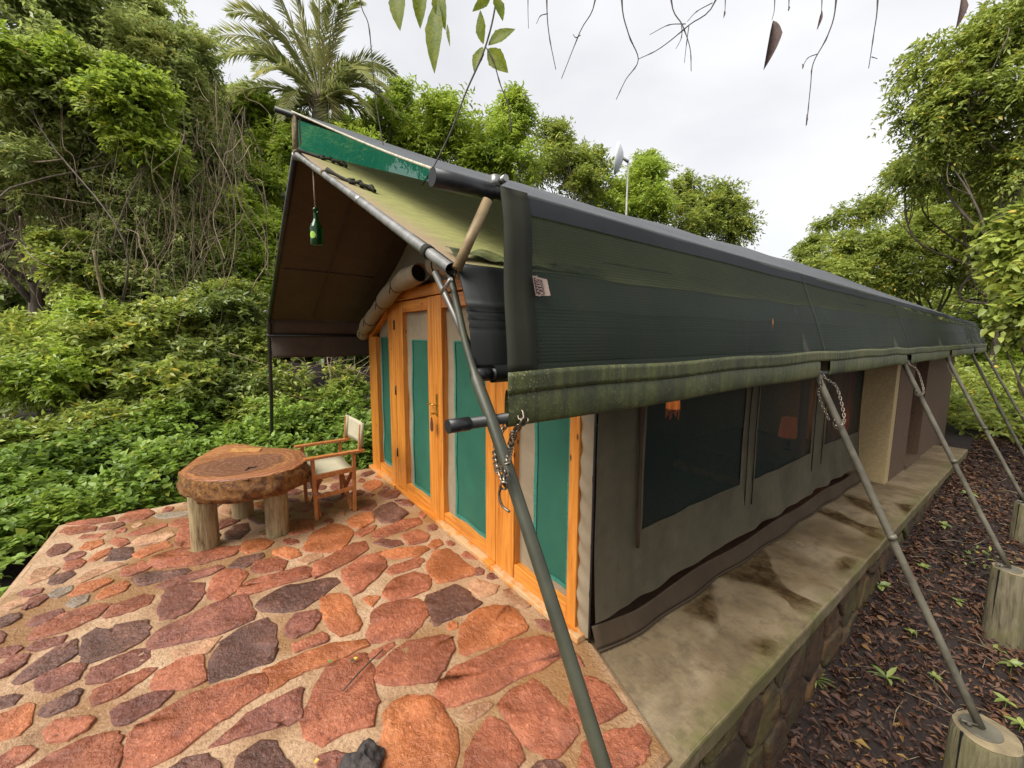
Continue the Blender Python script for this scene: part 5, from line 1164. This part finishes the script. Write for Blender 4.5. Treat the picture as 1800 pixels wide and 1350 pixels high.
ur = [('pale green undergrowth bush beyond the far end of the ledge', [(1720, 640, 13, 45, 45), (1760, 600, 13.5, 45, 45), (1700, 590, 14, 36, 40), (1790, 660, 12, 40, 40)], M_leafB, 37),
      ('shaded undergrowth bush at the right edge behind the poles', [(1790, 560, 12.5, 50, 50), (1750, 700, 11, 40, 25), (1800, 720, 9.5, 40, 30)], M_leafA, 38)]
for lb, L, m_, sd_ in ur: tree('shrub', lb, 'shrub', L, m_, .13, .06, 130, 12, 10, .32, sd_, .03, 0, 'undergrowth beyond the ledge', crown='foliage', barkm=M_vine)
# bare tangled branches of the right hand thicket
rgb = np.random.default_rng(77)
bb_ = MB()
for i in range(60):
    a = PD(1640+rgb.random()*160, 480+rgb.random()*90, 11.5+rgb.random()*1.5); e = a+rgb.normal(0, 1, 3)*(.9, .9, .5); bb_.tube(curve([a, (a+e)/2+rgb.normal(0, .15, 3), e], 4), list(np.linspace(.018, .005, 9)), 4)
tag(bb_.build('bare_branches', M_twig, None, True), 'tangle of bare dark branches under the right hand trees', 'branches', kind='stuff')

# --- far wood behind everything (reads as one mass)
rgf = np.random.default_rng(50); n = 9500
th_ = rgf.random(n); px_ = -250+th_*980; py_ = 330+rgf.random(n)*350; Dp = 13.5+rgf.random(n)*4
C = np.array([PD(a, b_, c) for a, b_, c in zip(px_, py_, Dp)]); keep = (C[:, 2] > -.3); C = C[keep]
D = rgf.normal(0, 1, C.shape); V, T = sprays(C, D, 11, .34, .20, .6, rgf, 0)
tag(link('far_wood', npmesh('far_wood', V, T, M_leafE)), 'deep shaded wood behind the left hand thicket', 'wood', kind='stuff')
n = 2600; px_ = 1480+rgf.random(n)*420; py_ = 500+rgf.random(n)*150; Dp = 16+rgf.random(n)*6
C = np.array([PD(a, b_, c) for a, b_, c in zip(px_, py_, Dp)]); D = rgf.normal(0, 1, C.shape); V, T = sprays(C, D, 11, .26, .12, .6, rgf, 0)
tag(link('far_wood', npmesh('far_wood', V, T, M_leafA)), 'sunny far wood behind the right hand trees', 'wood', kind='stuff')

# --- vines and lianas
rgv = np.random.default_rng(60); vm = MB()
for i in range(520):
    x = -60+rgv.random()*500; D_ = 6.9+rgv.random()*2.2; y0_ = 120+rgv.random()*300; y1_ = y0_+60+rgv.random()*260
    if x < 120: y1_ = min(y1_, 470+rgv.random()*60)
    a = PD(x, y0_, D_); e = PD(x+rgv.normal(0, 40), min(y1_, 620), D_+rgv.normal(0, .4)); k = a+(e-a)*.5+rgv.normal(0, .16, 3)
    vm.tube(curve([a, a+(k-a)*.5+rgv.normal(0, .10, 3), k, k+(e-k)*.5+rgv.normal(0, .10, 3), e], 4), .0025+.007*rgv.random()**3, 4, False)
tag(vm.build('hanging_vines', M_vine, None, True), 'tangle of brown vines hanging through the left hand trees', 'vines', kind='stuff')
lian = [('long pale liana slanting down the left thicket to the terrace plants', [(165, 440), (180, 520), (200, 590), (225, 630), (255, 690), (300, 735)], 6.3, .020),
        ('straight brown trunk like liana right of the tall trees', [(312, 330), (318, 400), (316, 480), (320, 560)], 8.2, .030),
        ('pale crooked branch crossing the left edge', [(-10, 265), (30, 283), (70, 285), (112, 280)], 6.8, .022),
        ('thin pale branch under the dark left hollow', [(-10, 335), (60, 342), (110, 350), (158, 358)], 6.8, .011),
        ('crooked vine dangling in front of the dark hollow', [(35, 380), (40, 425), (60, 455), (98, 472)], 6.5, .012),
        ('brown dead branch arching behind the chair', [(520, 770), (524, 745), (545, 742), (560, 752), (580, 760)], 6.6, .014),
        ('dry pale branch slanting up behind the porch pole', [(505, 700), (535, 668), (550, 655)], 6.9, .012)]
for lb, P, D_, r in lian:
    pts = [PD(x, y, D_+.15*math.sin(i*2)) for i, (x, y) in enumerate(P)]
    C_ = curve(pts, 6); b = MB(); b.tube(C_, list(np.linspace(r, r*.6, len(C_))), 7); tag(b.build('liana', M_vine, None, True), lb, 'liana', 'single lianas and branches')
tw = MB()
for i in range(110):
    a = PD(480+rgv.random()*165, 640+rgv.random()*140, 6.8+rgv.random()*1.6); e = a+rgv.normal(0, 1, 3)*(.5, .5, .55); tw.tube(curve([a, (a+e)/2+rgv.normal(0, .12, 3), e], 4), .004+.009*rgv.random()**2, 4)
tag(tw.build('dry_twigs', M_vine, None, True), 'dry twig tangle below the porch valance', 'twigs', kind='stuff')

# --- ground cover
rgc = np.random.default_rng(70); n = 4600
x = -3.72-2.6*rgc.random(n)**1.15; y = -4.2+6.4*rgc.random(n)**1.0
x2 = -5.5+6.5*rgc.random(1500); y2 = -2.80-1.3*rgc.random(1500); x = np.concatenate([x, x2]); y = np.concatenate([y, y2])
dd_ = np.minimum(np.maximum(0, -3.62-x), 3); top = np.where(x > -3.66, -.12-.1*rgc.random(len(x)), -.05+.20*dd_+.12*np.sin(x*4+y*3)+.10*np.sin(y*5.3))
top = top*np.where(y < -2.8, .6, 1.)
zz = top-.22*rgc.random(len(x))**1.5+(rgc.random(len(x)) < .10)*.32*rgc.random(len(x))*(x < -3.75)
C = np.stack([x, y, zz], 1); C = C[~((x > -3.66) & (y > -2.76))]
D = rgc.normal(0, .55, C.shape)+np.array((.25, -.05, .8)); V, T = sprays(C, D, 10, .074, .045, .15, rgc, 2, 1.2, .2, .95)
tag(link('ground_cover', npmesh('ground_cover', V, T, M_leafD)), 'bright green nettle like plants crowding the terrace edge', 'ground cover', kind='stuff')

n = 1500; x = -1.5+6*rgc.random(n); y = 8.8+6*rgc.random(n); z = np.array([gz(a, b_) for a, b_ in zip(x, y)])+.1+.75*rgc.random(n)**1.5*np.clip((y-8.4)/2, .2, 1)
C = np.stack([x, y, z], 1); D = rgc.normal(0, .6, C.shape)+np.array((0, -.2, .6)); V, T = sprays(C, D, 9, .14, .07, .28, rgc, 0, 1.1, .25)
tag(link('ground_cover', npmesh('ground_cover', V, T, M_leafA)), 'pale green low plants beyond the far end of the ledge', 'ground cover', kind='stuff')

# --- date palm
pm = thing('date_palm', 'date palm with feathery grey green fronds rising behind the roof', 'palm')
pc_ = PD(563, 176, 12); rgp = np.random.default_rng(80)
b = MB(); q = np.array((pc_[0], pc_[1], gz(pc_[0], pc_[1]))); b.tube([q, q+(pc_-q)*.5+(.1, 0, 0), pc_-(0, 0, .5), pc_+(0, 0, .2)], [.24, .20, .26, .16], 12); b.build('trunk', M_bark, pm, True)
cr = RM[:, 0]; cu = np.array((0, 0, 1.)); cf = -RM[:, 2]
fr = [(-165, -100), (-185, -20), (-165, 30), (-130, -160), (-90, -175), (-30, -190), (45, -185), (70, -120), (110, -40), (140, -5), (95, -150), (-60, -140), (15, -150), (-120, -60), (60, 20), (-90, 60), (100, 55), (-140, 70), (30, 75), (-40, 85), (125, 75), (-100, -110), (85, -90), (-10, -120), (-60, 40), (20, 40), (-178, -60), (-150, -130), (150, -60), (135, 30), (-178, 60), (-60, -185), (120, -110), (-110, 20), (60, -60), (-140, 10), (150, 20), (-40, -60)]
for i, (dx_, dy_) in enumerate(fr):
    dep = rgp.normal(0, 1.0); tip = pc_+cr*dx_*12/FPX*.87-cu*dy_*12/FPX*.87+cf*dep
    ln = np.linalg.norm(tip-pc_); mid = pc_+(tip-pc_)*.5+cu*(.28*ln if dy_ < 60 else .45)+cr*.1*np.sign(dx_)
    R_ = np.array(curve([pc_, pc_+(mid-pc_)*.5+cu*.06, mid, mid+(tip-mid)*.6+cu*.05*ln, tip], 6)); k = len(R_)
    b = MB(); b.tube(R_, list(np.linspace(.028, .005, k)), 5); fo = b.build('frond', M_leafP, pm, True)
    m = 64; tt = np.linspace(.14, 1, m); S = np.linspace(0, 1, k); P = np.stack([np.interp(tt, S, R_[:, c]) for c in range(3)], 1); tg_ = unit(np.gradient(P, axis=0))
    sd_ = unit(np.cross(tg_, np.array((0, 0, 1.))+rgp.normal(0, .12, 3))); Vs, Ts = [], []; off = 0
    for s in (1, -1):
        ld = tg_*.75+s*sd_*.75+np.array((0, 0, .12))+rgp.normal(0, .10, (m, 3)); ll = .52*(np.sin(np.clip(tt, 0, .96)*math.pi*.93+.16)*.8+.25)*(.85+.3*rgp.random(m)); 
        V, T = leaves(P, ld, np.cross(sd_, tg_)*1.+rgp.normal(0, .2, (m, 3)), ll, np.full(m, .034), 0, rgp, .3, .12); Vs.append(V); Ts.append(T+off); off += len(V)
    link('leaflets', npmesh('leaflets', np.concatenate(Vs), np.concatenate(Ts), M_leafP), fo)
b = MB()
for i in range(30):
    a = rgp.random()*6.28; b.tube([pc_+(0, 0, -.1-.5*rgp.random()), pc_+(math.cos(a)*.4, math.sin(a)*.4, -.1+.3*rgp.random())], [.05, .02], 5)
b.build('frond_stubs', M_vine, pm, True)

# ------------------------------------------------------------------ branches and leaves hanging over the camera side
DH = 2.5
hb_ = thing('bare_branch', 'bare twigs dangling from the top edge against the sky', 'branch')
b = MB(); b.tube(curve([PD(760, -150, DH), PD(1100, -130, DH+.1), PD(1400, -170, DH), PD(1800, -120, DH), PD(2000, -160, DH+.2)], 6), .018, 8); b.build('limb', M_twig, hb_, True)
tws = [[(961, -140), (961, 0), (965, 60), (977, 122)], [(1050, -135), (1046, 0), (1020, 55), (987, 138)], [(1100, -130), (1093, 0), (1105, 60), (1122, 105), (1100, 140), (1083, 175)], [(1290, -150), (1258, 0), (1210, 45), (1160, 85), (1122, 104)],
       [(1205, 42), (1175, 44), (1142, 61)], [(1185, -140), (1180, 0), (1200, 45), (1213, 85), (1215, 125)], [(1211, 45), (1207, 75), (1203, 110)], [(1198, 40), (1198, 65), (1188, 86)], [(1362, -160), (1362, 0), (1357, 35)], [(1475, -160), (1470, 0), (1456, 60), (1430, 110), (1425, 150), (1418, 220)],
       [(1436, 95), (1420, 102), (1410, 119)], [(1545, -150), (1543, 0), (1536, 60), (1527, 120)], [(930, -140), (928, 0), (929, 50)], [(1275, -150), (1275, 0), (1273, 28)], [(1440, -160), (1445, 0), (1438, 50)], [(1388, -160), (1387, 0), (1385, 18)], [(1252, 5), (1225, 20), (1208, 38)], [(963, 24), (950, 28), (943, 42)], [(1020, 62), (1012, 66), (1007, 60)], [(1532, 100), (1542, 103)], [(1692, -140), (1690, 0), (1684, 40)]]
for P in tws:
    pts = [PD(x, y, DH+.04*math.sin(x*.05)) for x, y in P]; C_ = curve(pts, 5); b = MB(); n_ = len(C_)
    b.tube(C_, [(.0044 if len(P) > 3 else .003)*(1-.55*i/n_)*(1.5 if i % 6 == 5 else 1) for i in range(n_)], 5); b.build('twig', M_twig, hb_, True)
M_dead = plain('dead_leaf', (.09, .055, .045), .8, 0, .4, .3, 30)
def blade(parent, base, tip, w, mat, name='leaf', nrm=None, serr=.0, fold=.12):
    base = np.array(base); tip = np.array(tip); d = tip-base; L = np.linalg.norm(d); d = d/L; nrm = np.array(nrm if nrm is not None else -cf); s = np.cross(d, nrm); s /= np.linalg.norm(s); u = np.cross(s, d); b = MB(); n_ = 12
    pr = lambda t: (math.sin(min(1, t/.55)*math.pi/2)**.8 if t < .35 else (1-((t-.35)/.65)**1.9))*1.
    for i in range(n_+1):
        t = i/n_; hw = w/2*max(.0, pr(t))*(.55 if t < .06 else 1)*(1+serr*(i % 2)); m_ = base+d*L*t-u*.12*L*t*t*(1 if serr else .5)
        for q in (-1, -.5, 0, .5, 1): b.v.append(tuple(m_+s*hw*q+u*abs(q)*hw*fold*2))
    b.f += [(i*5+j, i*5+j+1, (i+1)*5+j+1, (i+1)*5+j) for i in range(n_) for j in range(4)]
    return b.build(name, mat, parent, True)
def veinleaf():
    m = Mat('near_leaf'); a = m.noise(20, 4, .6); v = m.n('ShaderNodeTexVoronoi', feature='DISTANCE_TO_EDGE'); v.inputs['Scale'].default_value = 34; m.l(m.tc.outputs['Object'], v.inputs['Vector'])
    c = m.mix(m.ramp(a, [(.35, 0.), (.7, 1.)]), (.20, .27, .018), (.36, .38, .025)); c = m.mix(m.ramp(v.outputs['Distance'], [(.02, .55), (.07, 0.)]), c, (.09, .14, .012))
    m.color(c).rough(.45); t = m.n('ShaderNodeBsdfTranslucent'); m.l(c, t.inputs[0]); x = m.n('ShaderNodeMixShader'); x.inputs[0].default_value = .72
    m.l(m.b.outputs[0], x.inputs[1]); m.l(t.outputs[0], x.inputs[2]); m.l(x.outputs[0], m.o.inputs[0]); return m.m
M_near = veinleaf()
blade(hb_, PD(1359, 36, DH), PD(1345, 120, DH), .075, M_dead, 'dead_leaf', fold=.9); blade(hb_, PD(1445, 18, DH), PD(1437, 52, DH), .02, M_dead, 'dead_leaf', fold=.5); blade(hb_, PD(1690, -10, DH), PD(1683, 50, DH), .05, M_dead, 'dead_leaf', fold=.6)
for p, q in (((1418, 200), (1417, 222)), ((1274, 18), (1272, 32)), ((1410, 112), (1411, 122)), ((1386, 10), (1386, 20))): blade(hb_, PD(*p, DH), PD(*q, DH), .012, M_dead, 'bud', fold=.6)
vn = thing('leafy_vine', 'thin vine with four green leaves hanging down past the roof', 'vine')
DV = 2.2
P1 = [(880, -120), (872, 0), (853, 83), (820, 160), (793, 230), (760, 297), (742, 326)]; b = MB(); C_ = curve([PD(x, y, DV-.05*i) for i, (x, y) in enumerate(P1)], 6); b.tube(C_, list(np.linspace(.0055, .003, len(C_))), 6); b.build('stem', M_twig, vn, True)
P2 = [(855, 84), (868, 110), (880, 150), (893, 185), (900, 232)]; b = MB(); C_ = curve([PD(x, y, DV-.1) for x, y in P2], 5); b.tube(C_, [.003*(1.5 if i % 5 == 4 else 1) for i in range(len(C_))], 5); b.build('side_stem', M_twig, vn, True)
for (p, q, w) in (((850, 78), (840, 15), .066), ((858, 80), (904, 45), .085), ((848, 82), (832, 122), .064), ((857, 86), (890, 124), .088), ((870, -8), (885, 30), .06), ((862, -5), (832, 16), .05)):
    blade(vn, PD(*p, DV-.08), PD(*q, DV-.12), w, M_near, nrm=-cf+rgp.normal(0, .25, 3), serr=.06)
sg = thing('leaf_spray', 'cluster of large pointed green leaves at the top edge', 'leaves')
b = MB(); b.tube(curve([PD(700, -90, 2.1), PD(740, -40, 2.1), PD(765, -15, 2.1), PD(800, -60, 2.1)], 5), .004, 6); b.build('stem', M_twig, sg, True)
for (p, q, w) in (((700, -30), (698, 46), .10), ((738, -30), (737, 42), .075), ((768, 0), (757, 118), .10), ((765, -25), (780, 45), .075), ((786, 42), (789, 78), .018)): blade(sg, PD(*p, 2.1), PD(*q, 2.08), w, M_near, nrm=-cf+rgp.normal(0, .25, 3), serr=.06)
cb = thing('hanging_cord', 'dark bare vine stem hanging over the ridge of the shade net', 'vine')
b = MB(); C_ = curve([PD(x, y, 2.6) for x, y in ((625, -120), (633, 0), (648, 45), (655, 120), (658, 150), (662, 187), (676, 268))], 6); b.tube(C_, [.0034*(1.4 if i % 7 == 6 else 1) for i in range(len(C_))], 5); b.build('stem', M_twig, cb, True)

# ------------------------------------------------------------------ leaf litter, seedlings and fallen leaves
rgl = np.random.default_rng(90); n = 30000
x = .62+2.4*rgl.random(n)**1.3; y = -.9+11.5*rgl.random(n)**1.25
ok = np.ones(n, bool)
z = np.array([gz(a, b_) for a, b_ in zip(x, y)])+.012+.03*rgl.random(n)
a = rgl.random(n)*6.283; d = np.stack([np.cos(a), np.sin(a), rgl.normal(0, .22, n)], 1); nr = np.array((0, 0, 1.))+rgl.normal(0, .45, (n, 3))
ll = .028+.055*rgl.random(n)**2; V, T = leaves(np.stack([x, y, z], 1), d, nr, ll, ll*(.25+.3*rgl.random(n)), 0, rgl, .35, .2)
tag(link('leaf_litter', npmesh('leaf_litter', V, T, M_litter)), 'dark brown leaf litter covering the ground beside the ledge', 'leaf litter', kind='stuff')
tl_ = MB()
for i in range(420):
    p = np.array((.65+1.8*rgl.random(), -.6+9*rgl.random()**1.4, 0)); p[2] = gz(p[0], p[1])+.03; an = rgl.random()*6.28; e = p+np.array((math.cos(an), math.sin(an), rgl.normal(0, .08)))*(.06+.2*rgl.random()); tl_.tube([p, (p+e)/2+rgl.normal(0, .012, 3), e], [.0035, .003, .0015], 4)
tag(tl_.build('fallen_twigs', M_vine, None, True), 'fallen twigs scattered over the leaf litter', 'twigs', kind='stuff')
sdl = [((1325, 1318), 'lowest seedling at the foot of the rubble wall', 9, .05, .02), ((1430, 1215), 'strap leaved tuft of grass at the foot of the rubble wall', 14, .11, .012), ((1555, 1215), 'lily like seedling with long arching leaves on the litter', 5, .12, .03), ((1545, 1045), 'heart leaved seedling beside the rubble wall', 6, .07, .05), ((1680, 1070), 'pale seedling left of the nearest pole', 6, .055, .025), ((1745, 1155), 'small seedling below the second stump', 6, .055, .03),
       ((1640, 1205), 'three leaved seedling near the pole foot', 6, .045, .025), ((1600, 1125), 'tiny seedling under the nearest pole', 7, .04, .02), ((1765, 1250), 'yellowish seedling left of the nearest stump', 5, .06, .03), ((1710, 1000), 'low fern patch between the poles', 26, .07, .02), ((1735, 985), 'second low fern patch beside the middle stump', 26, .07, .02), ((1700, 880), 'small leafy seedling beyond the second pole', 8, .09, .05), ((1790, 1290), 'seedling right of the nearest stump', 6, .06, .03), ((1655, 935), 'pale seedling near the far wall foot', 7, .07, .04), ((1620, 1010), 'small seedling left of the second pole', 6, .06, .03), ((1775, 1185), 'clump of green leaves at the foot of the middle stump', 8, .07, .035)]
def ground_hit(p):
    d = RM @ np.array([p[0]-900., -(p[1]-675.), -FPX]); t = .001
    for _ in range(400):
        q = CP+d*t
        if q[2] < gz(q[0], q[1]): break
        t += .00004*1.0*(1+t*300)
    return q
for p, lb, k, l_, w_ in sdl:
    g = ground_hit(p); t = thing('seedling', lb, 'seedling', 'seedlings on the leaf litter'); h = .05+l_*.4
    b = MB(); b.tube([g-(0, 0, .02), g+(.004, 0, h)], [.003, .0015], 5); b.build('stem', M_leafD, t)
    an = np.arange(k)*2.4+rgl.random(); el = rgl.random(k)*.9; spread = .12 if k > 20 else 0
    bs = np.tile(g+(0, 0, h), (k, 1))+rgl.normal(0, 1, (k, 3))*(spread, spread, .01 if spread else .004)
    V, T = leaves(bs, np.stack([np.cos(an), np.sin(an), el], 1), np.tile((0, 0, 1.), (k, 1))+rgl.normal(0, .2, (k, 3)), l_*(.7+.5*rgl.random(k)), np.full(k, w_), 1, rgl, .2, .35); link('leaves', npmesh('leaves', V, T, M_leafE), t)
fl = [((1357, 570), 'x', .47, 'orange fallen leaf stuck on the side of the shade net', (.5, .2, .04)), ((1205, 500), 'x', .47, 'tiny pale leaf stuck on the middle of the net drop', (.35, .25, .12))]
for p, ax, v, lb, c in fl[:1]:
    q = at(p, ax, .50); o = blade(None, q+(.0, 0, .03), q+(.0, .01, -.03), .022, plain('fallen_leaf_orange', c, .6), 'fallen_leaf', nrm=(1, 0, .3)); tag(o, lb, 'leaf')
for (p, lb, c) in (((576, 1165), 'small green fallen leaf on the orange paving stone', (.10, .16, .02)), ((615, 1163), 'dark rounded fallen leaf on the red paving stone near the stick', (.04, .04, .015)), ((620, 1160), 'small yellow fallen leaf on the terrace near the stick', (.45, .30, .04)), ((552, 1340), 'yellow fallen leaf on the mortar beside the lava rock', (.45, .30, .05))):
    q = at(p, 'z', .026); e = at((p[0]+9, p[1]-5), 'z', .03); tag(blade(None, q, e, .02, plain('fallen_leaf', c, .6), 'fallen_leaf', nrm=(0, 0, 1)), lb, 'leaf', 'fallen leaves on the terrace')
